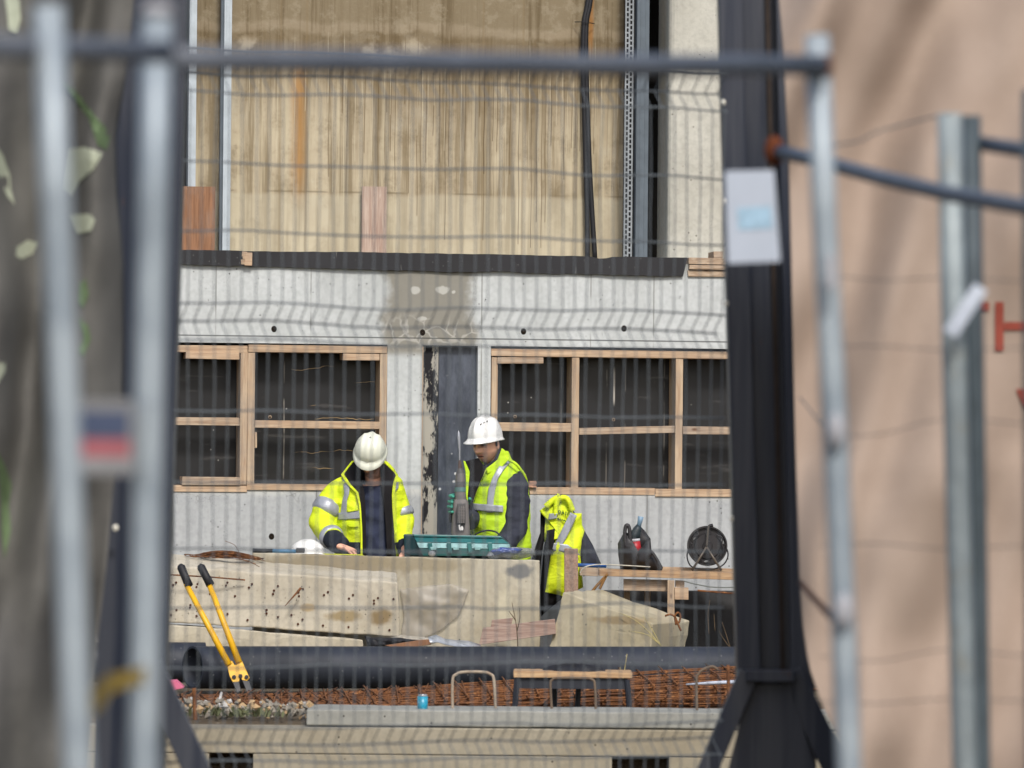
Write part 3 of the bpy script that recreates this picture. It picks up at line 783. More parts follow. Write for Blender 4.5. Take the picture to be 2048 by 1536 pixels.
# welded mesh gate panel with V folds, between the two black posts
def fence_at(u, yawf=R(24), Yc=19.3, pxc=900):   # u metres along the panel
    c0 = P(pxc, 768, Yc)
    return Vector((c0.x + u * math.cos(yawf), Yc + u * math.sin(yawf), 0))
zf = lambda py: P(900, py, 19.3).z
folds = [(52, 90, 128, 1), (128, 164, 200, 1), (617, 652, 690, 1), (1451, 1486, 1518, 1)]
yawf = R(24); nrm = Vector((-math.sin(yawf), math.cos(yawf), 0))   # away from the camera
prof = []
zs = []
for py, off in ((116, 0), (128, 0), (164, .066), (200, 0), (340, 0), (475, 0), (617, 0), (652, .066), (690, 0), (829, 0), (968, 0), (1100, 0), (1215, 0), (1330, 0), (1451, 0), (1486, .066), (1518, 0), (1650, 0), (1790, 0)):
    prof.append((zf(py), off)); zs.append((zf(py), off))
u0, u1 = -1.06, 1.06
gate = thing("mesh_fence_panel", fence_at(0), "grey welded wire mesh panel with V shaped folds strung between two black posts", "mesh fence")
b = MB(); u = u0; i = 0
while u <= u1:
    wob = random.uniform(-.004, .004)
    pts = []
    for j in range(len(prof) - 1):
        (za, oa), (zb_, ob) = prof[j], prof[j + 1]
        for q in range(4):
            t = q / 4; pts.append((za + (zb_ - za) * t, oa + (ob - oa) * t))
    pts.append(prof[-1])
    pp = [fence_at(u + wob + .010 * mnoise.noise(Vector((u * 5, z * 1.3, 0))) + .004 * mnoise.noise(Vector((u * 40, z * 5, 2)))) + nrm * o + Vector((0, 0, z)) for z, o in pts]
    b.tube(pp, .0021, 5, caps=False); u += .0478
obj("upright_wires", b, M_WIRE, gate)
b = MB()
for z, o in zs:
    pp = []
    for i in range(34):
        u = u0 + (u1 - u0) * i / 33
        dz = .018 * mnoise.noise(Vector((u * 2.2, z * 3, 3))) + .003 * mnoise.noise(Vector((u * 9, z * 3, 5)))
        pp.append(fence_at(u) + nrm * (o + .006) + Vector((0, 0, z + dz)))
    b.tube(pp, .0036, 5, caps=False)
obj("cross_wires", b, M_WIRE, gate)

# black posts with foot braces
M_POST = Mat("black_painted_steel", .42, .45)
o = M_POST.xyz()
c = M_POST.mix(M_POST.ramp(M_POST.noise(3.5, 5, .6, M_POST.vmul(M_POST.co, 6, 6, .25)), .35, .65), lin(32, 42, 62, .6), lin(74, 78, 88, .6))
c = M_POST.mix(M_POST.ramp(M_POST.noise(9, 6, .7, M_POST.vmul(M_POST.co, 2, 2, .3)), .64, .72, 0, .8), c, lin(112, 70, 44, .6))
M_POST.col(c); M_POST = M_POST.mat
def post_box(b, px_t, px_b, wd, Y, dep, pyt=-160, x_in=0):
    """a post leaning a little: centre at picture columns px_t (row 0) and px_b (row 1536)"""
    def cen(py):
        px = px_t + (px_b - px_t) * py / 1536; return P(px, py, Y)
    ztop = P(px_t, pyt, Y).z; a = cen(0); c_ = cen(1536)
    def at(z):
        t = (z - a.z) / (c_.z - a.z); return a.x + (c_.x - a.x) * t
    h = wd / 2
    r = []
    for z in (0.0, ztop):
        x = at(z); r.append([Vector((x - h, Y, z)), Vector((x + h, Y, z)), Vector((x + h, Y + dep, z)), Vector((x - h, Y + dep, z))])
    b.loft(r); return at
Yp = 19.9
post = thing("gate_post", Vector((P(1520, 900, Yp).x, Yp, 0)), "black steel gate post with a white paper notice and splayed foot braces", "gate post")
b = MB(); ata = post_box(b, 1461, 1503, S(Yp) and 46 / S(Yp), Yp, .2); obj("flange", b, M_POST, post, bevel=.003)
b = MB(); post_box(b, 1518, 1556, 74 / S(Yp), Yp + .085, .02); obj("web", b, M_POST, post)
b = MB(); post_box(b, 1575, 1610, 46 / S(Yp), Yp + .01, .19); obj("flange", b, M_POST, post, bevel=.003)
b = MB(); post_box(b, 1535, 1570, 9 / S(Yp), Yp + .06, .02); obj("centre_rod", b, simple("rusty_rod", (70, 60, 54), .8, .2, k=.6), post)
def brace(parent, pa_, pb_, wd, Y, dep):
    b = MB(); A, B = P(*pa_, Y), P(*pb_, Y); d = (B - A).normalized(); nn = Vector((-d.z, 0, d.x)) * (wd / 2)
    B = B + d * .9
    b.hexa([A - nn, A + nn, B + nn, B - nn], [p + Vector((0, dep, 0)) for p in (A - nn, A + nn, B + nn, B - nn)])
    return obj("foot_brace", b, M_POST, parent, bevel=.003)
brace(post, (1498, 1345), (1418, 1536), 40 / S(Yp), Yp - .07, .06)
brace(post, (1578, 1345), (1672, 1536), 52 / S(Yp), Yp - .01, .06)
b = MB(); A = P(1540, 1352, Yp - .1); b.box((A.x - .085, Yp - .1, A.z - .02), (A.x + .085, Yp - .003, A.z + .02)); obj("cross_plate", b, M_POST, post, bevel=.003)
b = MB()
pl = [P(px, py, Yp - .02) for px, py in ((1500, 1370), (1580, 1370), (1660, 1640), (1430, 1640))]
b.prism(pl, (0, .012, 0)); obj("gusset_plate", b, M_POST, post)
M_TIE = simple("white_cable_tie", (226, 222, 206), .5, .4, k=.85)
for px, py in ((1447, 205), (1448, 403), (1453, 607), (1463, 1037)):
    b = MB().ell(P(px, py, Yp - .012), (.0075, .008, .011)); obj("cable_tie", b, M_TIE, post, smooth=True)
Yq = 18.85
lpost = thing("gate_post", Vector((P(300, 900, Yq).x, Yq, 0)), "black steel gate post behind the thick blurred tube and the grey screen", "gate post")
b = MB(); post_box(b, 340, 292, 66 / S(Yq), Yq, .2); obj("flange", b, M_POST, lpost, bevel=.003)
b = MB(); post_box(b, 270, 235, 90 / S(Yq), Yq + .06, .1); obj("web", b, M_POST, lpost)
brace(lpost, (298, 1330), (390, 1536), 52 / S(Yq), Yq - .06, .06)
b = MB().ell(P(231, 1056, Yq - .03), (.010, .008, .012)); obj("cable_tie", b, M_TIE, lpost, smooth=True)

# ---- grey privacy screen with a leaf print, on the street side of that post
M_SCR = Mat("grey_screen_cloth", .9, .1)
c = M_SCR.mix(M_SCR.ramp(M_SCR.noise(1.6, 5, .6), .3, .7), lin(98, 97, 95, .68), lin(122, 121, 116, .68))
M_SCR.col(c).bump(M_SCR.noise(120, 2), .2, .003)
M_SCR = M_SCR.mat
edgeL = [(-200, 285), (0, 268), (150, 252), (272, 232), (380, 235), (520, 247), (700, 249), (850, 244), (1000, 224), (1120, 214), (1300, 192), (1536, 176), (1800, 165)]
Ysc = 17.4
def scr_off(u, py):
    u = 1 - (1 - u) * 2.0
    """hanging folds: depth and sideways shift"""
    k_ = mnoise.noise(Vector((u * 3.1 + py * .0006, py * .0009, 1.3))) + .35 * mnoise.noise(Vector((u * 9, py * .004, 6.1)))
    f = math.sin(u * 17 + py * .0030 + 1.6 * k_) * .11 + math.sin(u * 33 - py * .004 + 2 * k_) * .03 + k_ * .10 + .045 * mnoise.noise(Vector((u * 6 + py * .003, py * .007, 11.5)))
    return f
def scr_pt(u, py):          # u 0..1 from far left to the edge
    pxe = interp(edgeL, py); px = -1100 + (pxe + 1100) * u
    return P(px, py, Ysc - .5 + .5 * u + scr_off(u, py))
b = MB(); NU, NV = 160, 70
b.v = [scr_pt(i / NU, -260 + 2500 * j / NV) for j in range(NV + 1) for i in range(NU + 1)]
for j in range(NV):
    for i in range(NU):
        b.f.append((j * (NU + 1) + i, j * (NU + 1) + i + 1, (j + 1) * (NU + 1) + i + 1, (j + 1) * (NU + 1) + i)); b.m.append(0)
scr = obj("privacy_screen", b, M_SCR, smooth=True, org=Vector((P(60, 900, Ysc).x, Ysc, 0)))
solidify(scr, .003); tag(scr, "dark grey fabric screen with printed pale leaves, hanging in folds", "fabric screen")
M_LEAFG = simple("printed_leaf_green", (108, 128, 94), .8, .1, k=.7, var=.2)
M_LEAFP = simple("printed_leaf_pale", (184, 190, 168), .8, .1, k=.8, var=.12)
def leafprint(poly, m):
    b = MB()
    # subdivide the outline towards its middle so that it follows the folds
    cx_ = sum(p[0] for p in poly) / len(poly); cy_ = sum(p[1] for p in poly) / len(poly)
    rings = []
    for t in (1, .75, .5, .25, .03):
        rg = []
        for i in range(len(poly)):
            for q in range(3):
                a, c_ = poly[i], poly[(i + 1) % len(poly)]
                x = a[0] + (c_[0] - a[0]) * q / 3; y = a[1] + (c_[1] - a[1]) * q / 3
                px, py = cx_ + (x - cx_) * t, cy_ + (y - cy_) * t
                u = (px + 1100) / (interp(edgeL, py) + 1100); p = scr_pt(u, py)
                rg.append(p + Vector((0, -.008, 0)))
        rings.append(rg)
    b.loft(rings, caps=False); b.f.append(list(range(len(b.v) - len(rings[0]), len(b.v)))); b.m.append(0)
    obj("leaf_print", b, m, scr)
leafprint([(122, 158), (150, 180), (190, 232), (222, 268), (214, 300), (196, 290), (180, 240), (148, 196)], M_LEAFG)
leafprint([(140, 298), (168, 294), (206, 306), (186, 340), (160, 362), (146, 392), (130, 378), (136, 330)], M_LEAFP)
leafprint([(8, -20), (38, -20), (42, 40), (34, 66), (18, 60), (14, 20)], M_LEAFP)
leafprint([(-8, 290), (6, 310), (20, 350), (22, 380), (30, 410), (14, 390), (-4, 350)], M_LEAFP)
leafprint([(34, 494), (56, 480), (76, 486), (66, 508), (44, 518), (32, 512)], M_LEAFP)
leafprint([(160, 566), (172, 558), (178, 590), (166, 616), (158, 604)], M_LEAFG)
leafprint([(158, 636), (176, 650), (182, 678), (168, 712), (158, 702), (170, 672)], M_LEAFG)
leafprint([(-10, 728), (24, 718), (10, 744), (-10, 776)], M_LEAFP)
leafprint([(-6, 900), (10, 930), (24, 970), (18, 1010), (22, 1060), (10, 1118), (4, 1060), (2, 990)], M_LEAFG)
leafprint([(142, 430), (180, 428), (190, 440), (182, 462), (156, 468), (148, 448)], M_LEAFP)

# ---- beige hoarding cloth on the other side, with red letters
M_BEI = Mat("beige_banner_cloth", .85, .15)
c = M_BEI.mix(M_BEI.ramp(M_BEI.noise(1.3, 5, .6), .3, .7), lin(192, 173, 158, .70), lin(174, 155, 140, .70))
M_BEI.col(c).bump(M_BEI.noise(160, 2), .15, .002); M_BEI = M_BEI.mat
edgeR = [(-200, 1553), (0, 1557), (100, 1566), (300, 1577), (600, 1584), (900, 1591), (1150, 1598), (1250, 1605), (1330, 1617), (1400, 1640), (1460, 1668), (1536, 1704), (1700, 1790), (2100, 2000)]
Yb_ = 18.7
def ban_off(px, py):
    k_ = mnoise.noise(Vector((px * .0016, py * .0011, 4.2)))
    dg = (px + py * .42) * .0105
    k_ += .3 * mnoise.noise(Vector((px * .006, py * .004, 2.2)))
    f = .085 * math.sin(dg + 2.4 * k_) + .05 * k_ + .042 * math.sin(px * .030 + py * .011 + k_ * 4) + .012 * mnoise.noise(Vector((px * .012, py * .006, 9)))
    f += .02 * math.sin(py * .012 + px * .003) * (1 if py > 900 else .4)
    cv = (px - 2010) / 90; cw = (py - 690) / 150
    damp = 1 - .85 * math.exp(-(cv * cv + cw * cw))
    return f * damp
def ban_pt(u, py):
    pxe = interp(edgeR, py); px = pxe + (3200 - pxe) * u
    return P(px, py, Yb_ - .25 * u + ban_off(px, py))
b = MB(); NU, NV = 210, 90
b.v = [ban_pt((i / NU) ** 1.15, -260 + 2480 * j / NV) for j in range(NV + 1) for i in range(NU + 1)]
for j in range(NV):
    for i in range(NU):
        b.f.append((j * (NU + 1) + i, j * (NU + 1) + i + 1, (j + 1) * (NU + 1) + i + 1, (j + 1) * (NU + 1) + i)); b.m.append(0)
ban = obj("banner", b, M_BEI, smooth=True, org=Vector((P(1850, 900, Yb_).x, Yb_, 0)))
solidify(ban, .003); tag(ban, "creased beige cloth banner with red capital letters, hung beside the black gate post", "banner")
M_RED = simple("red_print", (170, 88, 74), .8, .1, k=.66, var=.06)
def letter(polys):
    b = MB()
    for poly in polys:
        pts = []
        for i in range(len(poly)):
            for q in range(4):
                a, c_ = poly[i], poly[(i + 1) % len(poly)]
                pts.append((a[0] + (c_[0] - a[0]) * q / 4, a[1] + (c_[1] - a[1]) * q / 4))
        def pp(px, py):
            pxe = interp(edgeR, py); u = (px - pxe) / (3200 - pxe); return ban_pt(u, py) + Vector((0, -.009, 0))
        cx_ = sum(p[0] for p in pts) / len(pts); cy_ = sum(p[1] for p in pts) / len(pts)
        rg = [[pp(cx_ + (x - cx_) * t, cy_ + (y - cy_) * t) for x, y in pts] for t in (1, .6, .2, .02)]
        b.loft(rg, caps=False)
    obj("letter", b, M_RED, ban)
letter([[(1908, 602), (1978, 605), (1978, 622), (1908, 619)], [(1934, 620), (1951, 621), (1951, 700), (1934, 700)]])
letter([[(1990, 604), (2007, 604), (2007, 702), (1990, 702)], [(2056, 604), (2073, 604), (2073, 702), (2056, 702)], [(2008, 644), (2055, 644), (2055, 660), (2008, 660)]])
letter([[(2032, 778), (2050, 778), (2078, 850), (2070, 876)], [(2070, 876), (2079, 850), (2106, 778), (2124, 778), (2086, 876)]])

# ---- temporary fence tubes close to the camera (out of focus)
def tubepx(pts, r, seg=20, ext_ground=True):
    pp = [P(px, py, Y) for px, py, Y in pts]
    if ext_ground:
        d = (pp[-1] - pp[-2]); k_ = -pp[-1].z / d.z; pp.append(pp[-1] + d * k_)
    return MB().tube(pp, r, seg)
M_CAPM = simple("white_plastic_cap", (168, 168, 172), .6, .3, k=.8)
tf = thing("temporary_fence", Vector((P(700, 900, 8.6).x, 8.6, 0)), "temporary steel fence frame nearest the lens, one long rail between two upright tubes", "temporary fence")
obj("rail", MB().tube([P(322, 118, 8.0), P(700, 123, 8.45), P(1180, 130, 9.2), P(1640, 130, 9.95)], .0185, 18), M_RAIL, tf, smooth=True)
up_ = obj("upright", tubepx([(314, 30, 8.0), (306, 400, 8.0), (296, 900, 8.0), (287, 1536, 8.0)], .0222), M_STEEL, tf, smooth=True)
obj("cap", MB().tube([P(314, 34, 8.0), P(314.5, 18, 8.0), P(315, 8, 8.0)], [.024, .023, .016], 18), M_CAPM, up_, smooth=True)
up_ = obj("upright", tubepx([(1634, 70, 10), (1648, 420, 10), (1672, 900, 10), (1698, 1536, 10)], .0225), M_STEEL, tf, smooth=True)
obj("clamp", MB().tube([P(1634, 150, 9.99), P(1632, 112, 9.99)], .028, 14), simple("rusty_clamp", (120, 78, 56), .8, .2, k=.7, dirt=(150, 150, 146)), up_, bevel=.003)
obj("weld_plate", MB().box(P(1660, 545, 9.93) - Vector((.006, 0, .03)), P(1660, 545, 9.93) + Vector((.012, .01, .03))), M_CAPM, up_, bevel=.003)
for py in (862, 1222):
    obj("clip", MB().ell(P(1672 + (py - 862) * .045, py, 9.965), (.016, .016, .032)), M_CAPM, up_, smooth=True)
lf = thing("temporary_fence", Vector((P(60, 900, 7.6).x, 7.6, 0)), "temporary fence end with a single slim tube in front of the grey screen", "temporary fence")
obj("upright", tubepx([(97, 10, 7.5), (112, 400, 7.5), (132, 900, 7.5), (155, 1536, 7.5)], .0208), M_STEEL, lf, smooth=True)
obj("rail", MB().tube([P(-160, 92, 7.3), P(100, 96, 7.53), P(330, 104, 7.75)], .0165, 18), M_RAIL, lf, smooth=True)
# small blue and red sign between the two tubes
sg = thing("safety_sign", P(206, 880, 7.95), "small blurred sign with a blue half and a red stripe, wired between two steel tubes", "sign")
Ysg = 7.95
def rectpx(px0, py0, px1, py1, Y, t):
    a = P(px0, py0, Y); c_ = P(px1, py1, Y); return MB().box((a.x, Y, c_.z), (c_.x, Y + t, a.z))
obj("plate", rectpx(148, 800, 268, 950, Ysg, .003), simple("pale_sign_plate", (150, 150, 150), .7, .2, k=.7), sg, bevel=.001)
obj("blue_field", rectpx(160, 822, 258, 876, Ysg - .002, .0015), simple("sign_blue", (74, 84, 108), .7, .2, k=.8), sg)
obj("red_stripe", rectpx(162, 878, 260, 914, Ysg - .002, .0015), simple("sign_red", (156, 92, 98), .7, .2, k=.85), sg)
for py in (808, 940): obj("tie_wire", MB().tube([P(128, py - 2, 7.55), P(160, py, 7.94), P(256, py, 7.94), P(300, py, 7.96)], .0011, 6), M_RAIL, sg)
# yellow strap
b = MB(); pts = crom([P(146, 1442, 7.6), P(180, 1408, 7.7), P(208, 1384, 7.8), P(228, 1366, 7.85), P(290, 1350, 7.97)], 5)
st_ = []
for i, p in enumerate(pts):
    w_ = .022 if i < len(pts) * .62 else .012
    st_.append([p + Vector((.2 * w_, 0, w_)), p + Vector((.2 * w_, .004, w_)), p + Vector((-.2 * w_, .004, -w_)), p + Vector((-.2 * w_, 0, -w_))])
b.loft(st_)
tag(obj("yellow_strap", b, simple("yellow_strap", (176, 148, 68), .7, .2, k=.8), smooth=False), "blurred yellow strap looped to the thick fence tube low down", "strap")

# white paper notice hung over the black post (behind the sloping rail)
nt = thing("paper_notice", P(1504, 432, 13.0), "white paper notice with a pale blue mark, taped across the black gate post", "notice")
Yn = 13.0
q = [P(1450, 342, Yn), P(1548, 340, Yn), P(1561, 523, Yn), P(1456, 527, Yn)]
obj("sheet", MB().prism(q, (0, .003, 0)), simple("white_paper", (194, 203, 216), .7, .2, k=.68, var=.03), nt)
q = [P(1474, 416, Yn - .002), P(1542, 412, Yn - .002), P(1546, 456, Yn - .002), P(1477, 460, Yn - .002)]
obj("blue_mark", MB().prism(q, (0, .001, 0)), simple("pale_blue_print", (160, 190, 210), .7, .2, k=.8, var=.2, scale=60), nt)
# side fence on the right: sloping rail, two posts, upper rail
rf = thing("side_fence", Vector((P(1900, 900, 11.6).x, 11.6, 0)), "second temporary fence frame with dark rails in front of the beige banner", "temporary fence")
obj("rail", MB().tube([P(1552, 302, 13.9), P(1640, 322, 13.2), P(1760, 355, 12.4), P(1900, 388, 11.6), P(2060, 416, 10.9), P(2300, 452, 10.2)], .0172, 16), M_RAIL, rf, smooth=True)
obj("rail_end", MB().ell(P(1549, 301, 13.85), (.026, .026, .038)), simple("rust_knob", (110, 62, 40), .9, .1, k=.6), rf, smooth=True)
obj("rail", MB().tube([P(1940, 284, 12.4), P(2060, 302, 12.0), P(2300, 336, 11.2)], .0165, 16), M_RAIL, rf, smooth=True)
M_CH = simple("dull_galvanised", (150, 160, 162), .55, .4, k=.78, metal=.2, dirt=(150, 150, 140))
M_CHD = simple("dark_galvanised", (86, 98, 104), .55, .4, k=.62, metal=.2)
obj("upright", tubepx([(1899, 228, 12.0), (1908, 700, 12.0), (1918, 1100, 12.0), (1929, 1536, 12.0)], .0265), M_CH, rf, smooth=True)
obj("upright", tubepx([(1941, 232, 12.3), (1948, 700, 12.3), (1954, 1100, 12.3), (1961, 1536, 12.3)], .0225), M_CHD, rf, smooth=True)
obj("upright", tubepx([(2066, 180, 11.4), (2068, 700, 11.4), (2072, 1100, 11.4), (2074, 1536, 11.4)], .0225), M_CHD, rf, smooth=True)
obj("upright", tubepx([(2290, 250, 10.2), (2296, 1536, 10.2)], .0225), M_CHD, rf, smooth=True)
A, B = P(1900, 668, 11.9), P(1962, 574, 11.9); d = (B - A).normalized(); nn = Vector((-d.z, 0, d.x)) * .016
obj("white_tag", MB().prism([A - nn, A + nn, B + nn, B - nn], (0, .004, 0)), simple("pale_tag", (200, 208, 220), .6, .3, k=.8), rf, bevel=.001)
for py0, py1, sg_ in ((548, 556, 8), (694, 700, -5), (872, 838, 14), (1092, 1098, -8), (1312, 1300, 16), (1404, 1398, 6)):
    b = MB().tube(crom([P(1640, py0, 13.6), P(1760, (py0 + py1) / 2 + sg_, 13.3), P(1890, py1, 13.0), P(2080, py1 + sg_, 12.6)], 4), .0011, 6)
    obj("cross_wire", b, M_CHD, rf, smooth=True)
for pts in (((1652, 292, 13.2), (1720, 282, 13.4), (1760, 262, 13.5), (1900, 225, 13.7)), ((1600, 795, 16.3), (1660, 870, 14), (1680, 880, 11)), ((1600, 1165, 16.3), (1668, 1240, 12.5))):
    b = MB().tube(crom([P(*p) for p in pts], 4), .002 if pts[0][1] < 1000 else .009, 6)
    obj("tie_wire", b, M_CHD if pts[0][1] < 1000 else simple("rust_wire", (112, 88, 76), .9, .1, k=.6), rf, smooth=True)
# ================================================================== tools and small things
M_BLACKP = simple("black_rubber", (40, 40, 44), .6, .35, k=.6, dirt=(70, 68, 66))
M_YEL = Mat("chipped_yellow_paint", .45, .45)
c = M_YEL.mix(M_YEL.ramp(M_YEL.noise(16, 6, .7), .62, .68), lin(232, 178, 26, .85), lin(150, 96, 50, .8)); M_YEL.col(c); M_YEL = M_YEL.mat
M_IRON = simple("worn_iron", (74, 74, 76), .5, .4, k=.6, metal=.4, dirt=(110, 100, 92))
# bolt cutter leaning on the pipe
bc = thing("bolt_cutter", P(485, 1372, 31.55), "long yellow bolt cutter with black grips leaning against the black pipe", "bolt cutter")
def bcy(py): return 31.55 + (1372 - py) / 240 * .22
def bp(px, py, dy=0): return P(px, py, bcy(py) + dy)
for g0, g1, h1, h2 in (((362, 1134), (378, 1172), (458, 1330), (372, 1168)), ((402, 1134), (421, 1170), (478, 1325), (418, 1168))):
    hd = obj("handle", MB().tube([bp(*h2), bp(h2[0] + (h1[0] - h2[0]) * .5, h2[1] + (h1[1] - h2[1]) * .5), bp(*h1)], [.0155, .017, .019], 12), M_YEL, bc, smooth=True)
    obj("grip", MB().tube([bp(g0[0] - 3, g0[1] - 4), bp(*g0), bp((g0[0] + g1[0]) / 2, (g0[1] + g1[1]) / 2), bp(*g1)], [.014, .024, .023, .025], 12), M_BLACKP, hd, smooth=True)
b = MB()
for pl in ([(452, 1322), (464, 1322), (481, 1352), (478, 1364), (466, 1366), (459, 1352)], [(472, 1318), (484, 1322), (499, 1356), (494, 1362), (484, 1360), (474, 1340)], [(462, 1330), (486, 1330), (488, 1346), (466, 1348)]):
    b.prism([bp(*p) for p in pl], (0, .02, 0))
obj("head_plate", b, M_YEL, bc, bevel=.003)
for px, py in ((468, 1354), (481, 1352), (493, 1354)):
    obj("pivot_bolt", MB().tube([bp(px, py, -.012), bp(px, py, .004)], .012, 10), M_IRON, bc, bevel=.002)
for pl in ([(464, 1362), (478, 1362), (482, 1382), (474, 1386)], [(484, 1360), (498, 1362), (505, 1382), (494, 1386)]):
    obj("jaw", MB().prism([bp(*p) for p in pl], (0, .018, 0)), M_IRON, bc, bevel=.003)

# low bench / stool
st = thing("low_bench", P(1146, 1440, 29.6), "low black metal stool with a thin wooden seat and dark cloth on top", "stool")
Ys = 29.45
a = P(1027, 1346, Ys); c_ = P(1265, 1346, Ys)
obj("seat", MB().box((a.x, Ys, P(1146, 1356, Ys).z), (c_.x, Ys + .34, P(1146, 1344, Ys).z), jit=.003), wood("bench_board", (204, 172, 132), (160, 124, 90)), st, bevel=.003)
M_BMET = simple("black_bench_metal", (48, 52, 62), .5, .4, k=.55)
obj("apron", MB().box((P(1036, 1358, Ys).x, Ys + .02, P(1146, 1378, Ys).z), (P(1256, 1358, Ys).x, Ys + .03, P(1146, 1356.4, Ys).z)), M_BMET, st)
for px0, px1, dy in ((1034, 1028, .02), (1254, 1260, .02), (1110, 1108, .30), (1158, 1154, .30)):
    A = P(px0, 1357, Ys + dy); B = P(px1, 1430, Ys + dy); B.z = .15
    if px0 < 1040 or px0 > 1200: A.z = a.z - .03
    obj("leg", MB().tube([A, B], .015, 8), M_BMET, st)
b = MB(); cc = P(1148, 1340, Ys + .15); rings = []
for t, rr in ((0, 1), (.35, .96), (.7, .7), (1, .2)):
    rings.append([cc + Vector((math.cos(q) * .165 * rr * (1 + .1 * math.sin(3 * q)), math.sin(q) * .11 * rr, -.02 + .045 * t + .012 * math.sin(5 * q))) for q in [2 * math.pi * i / 30 for i in range(30)]])
b.loft(rings)
tag(obj("folded_cloth", b, M_BLACKP, smooth=True), "crumpled black cloth lying on the low wooden stool", "cloth")

# drinks can on the kerb
cn = thing("drink_can", P(845, 1425, FY + .2), "turquoise drinks can standing on the grey kerb slab", "can")
base = P(845, 1424, FY + .2); zb_ = P(845, 1424.5, FY + .06).z + .001
hcan = 33 / S(FY + .2); rc = 10.5 / S(FY + .2)
def lathe(prof, cx_, cy_, z0, seg=20):
    return [[Vector((cx_ + r * math.cos(2 * math.pi * k / seg), cy_ + r * math.sin(2 * math.pi * k / seg), z0 + z)) for k in range(seg)] for r, z in prof]
obj("can_body", MB().loft(lathe([(rc * .8, 0), (rc, .006), (rc, hcan * .88)], base.x, base.y, zb_)), simple("turquoise_can", (36, 150, 180), .35, .5, k=.8, var=.12, scale=50, dirt=(180, 214, 214)), cn, smooth=True)
obj("can_top", MB().loft(lathe([(rc, hcan * .88), (rc * .84, hcan * .97), (rc * .84, hcan), (rc * .7, hcan * .97)], base.x, base.y, zb_)), simple("can_aluminium", (200, 206, 210), .35, .5, metal=.6), cn, smooth=True)

# pink rag, white stick, pale tube on the rebar
b = MB(); pl = [P(px, py, 30.9) for px, py in ((322, 1364), (352, 1362), (368, 1376), (334, 1384))]
b.prism(pl, (0, .1, .006)); tag(obj("pink_board", b, simple("pink_foam", (206, 110, 138), .8, .2, k=.8), bevel=.003), "pink foam offcut on the rebar mats beside the open pipe mouth", "foam offcut")
b = MB().tube([P(436, 1424, 29.4), P(438, 1405, 29.5), P(443, 1385, 29.55)], [.011, .010, .006], 8)
tag(obj("white_stick", b, simple("white_wood", (206, 202, 196), .8, .2, k=.8), smooth=True), "short white stick standing in the weeds", "stick")
b = MB().tube([P(1372, 1369, 30.2), P(1420, 1366, 30.2), P(1490, 1363, 30.2)], [.004, .009, .011], 8)
tag(obj("pale_tube", b, simple("pale_blue_tube", (186, 194, 208), .5, .4, k=.85), smooth=True), "pale bluish tube lying on the rusty rebar mats", "tube")

# ---- workbench of planks against the wall
WBY = 35.25
wbch = thing("workbench", P(1330, 1292, WBY), "rough timber workbench of planks holding the black bag and the cable reel", "workbench")
M_PLANK = wood("bench_plank", (200, 168, 130), (150, 116, 84))
b = MB(); n_ = 0
def bpl(px0, py0, px1, py1, Y0, dep, pyb0=None, pyb1=None):
    """plank whose front edge runs from (px0,py0) to (px1,py1); lower edge pyb"""
    fr = [P(px0, py0, Y0), P(px1, py1, Y0), P(px1, pyb1, Y0), P(px0, pyb0, Y0)]
    return MB().prism(fr, (0, dep, 0))
obj("top_plank", bpl(1198, 1139, 1700, 1151, WBY, .42, 1152, 1167), M_PLANK, wbch, bevel=.003)
obj("top_plank", bpl(1160, 1136, 1197, 1138, WBY - .05, .4, 1151, 1153), M_WOODG, wbch, bevel=.003)
obj("top_plank", bpl(1290, 1133, 1700, 1144, WBY + .43, .12, 1147, 1158), M_WOOD, wbch, bevel=.003)
obj("apron", bpl(1247, 1158, 1340, 1160, WBY + .06, .03, 1181, 1183), M_WOODG, wbch, bevel=.002)
obj("leg", bpl(1335, 1160.5, 1349, 1161, WBY - .02, .06, 1300, 1300), M_WOODV, wbch, bevel=.002)
obj("leg", bpl(1289, 1183, 1301, 1183, WBY + .3, .05, 1300, 1300), M_WOODV, wbch, bevel=.002)
obj("leg", bpl(1248, 1183, 1260, 1183, WBY + .3, .05, 1300, 1300), M_WOODV, wbch, bevel=.002)
obj("leg", bpl(1660, 1170, 1674, 1170, WBY + .02, .06, 1310, 1310), M_WOODV, wbch, bevel=.002)
obj("brace_block", bpl(1349.5, 1175, 1377, 1175.5, WBY - .03, .07, 1199, 1199.5), M_WOOD, wbch, bevel=.002)
obj("brace_block", bpl(1351, 1161, 1369, 1161.5, WBY + .05, .07, 1174, 1174.5), M_WOODG, wbch, bevel=.002)
# upright post
b = MB(); b.prism([P(1128.5, 1097, 34.6), P(1156, 1097.5, 34.6), P(1157, 1300, 34.6), P(1129, 1300, 34.6)], (0, .08, 0))
M_UPR = wood("grey_upright_timber", (176, 148, 128), (132, 104, 88), 'y')
tag(obj("timber_post", b, M_UPR, bevel=.003), "short upright timber post with saw cuts in front of the hanging jacket", "post")
# rusty pole and cable below the bench
b = MB().tube([P(1395, 1181, 35.2), P(1700, 1206, 35.1)], .006, 6)
tag(obj("steel_rod", b, M_RUST), "thin rusty rod in the shade under the workbench", "rod")
b = MB().tube(crom([P(1368, 1162, 35.0), P(1400, 1170, 35.0), P(1450, 1175, 35.0), P(1600, 1170, 35.0)], 4), .004, 6)
tag(obj("loose_cable", b, simple("grey_cable", (128, 132, 126), .6, .3, k=.7)), "thin grey cable sagging below the workbench top", "cable")
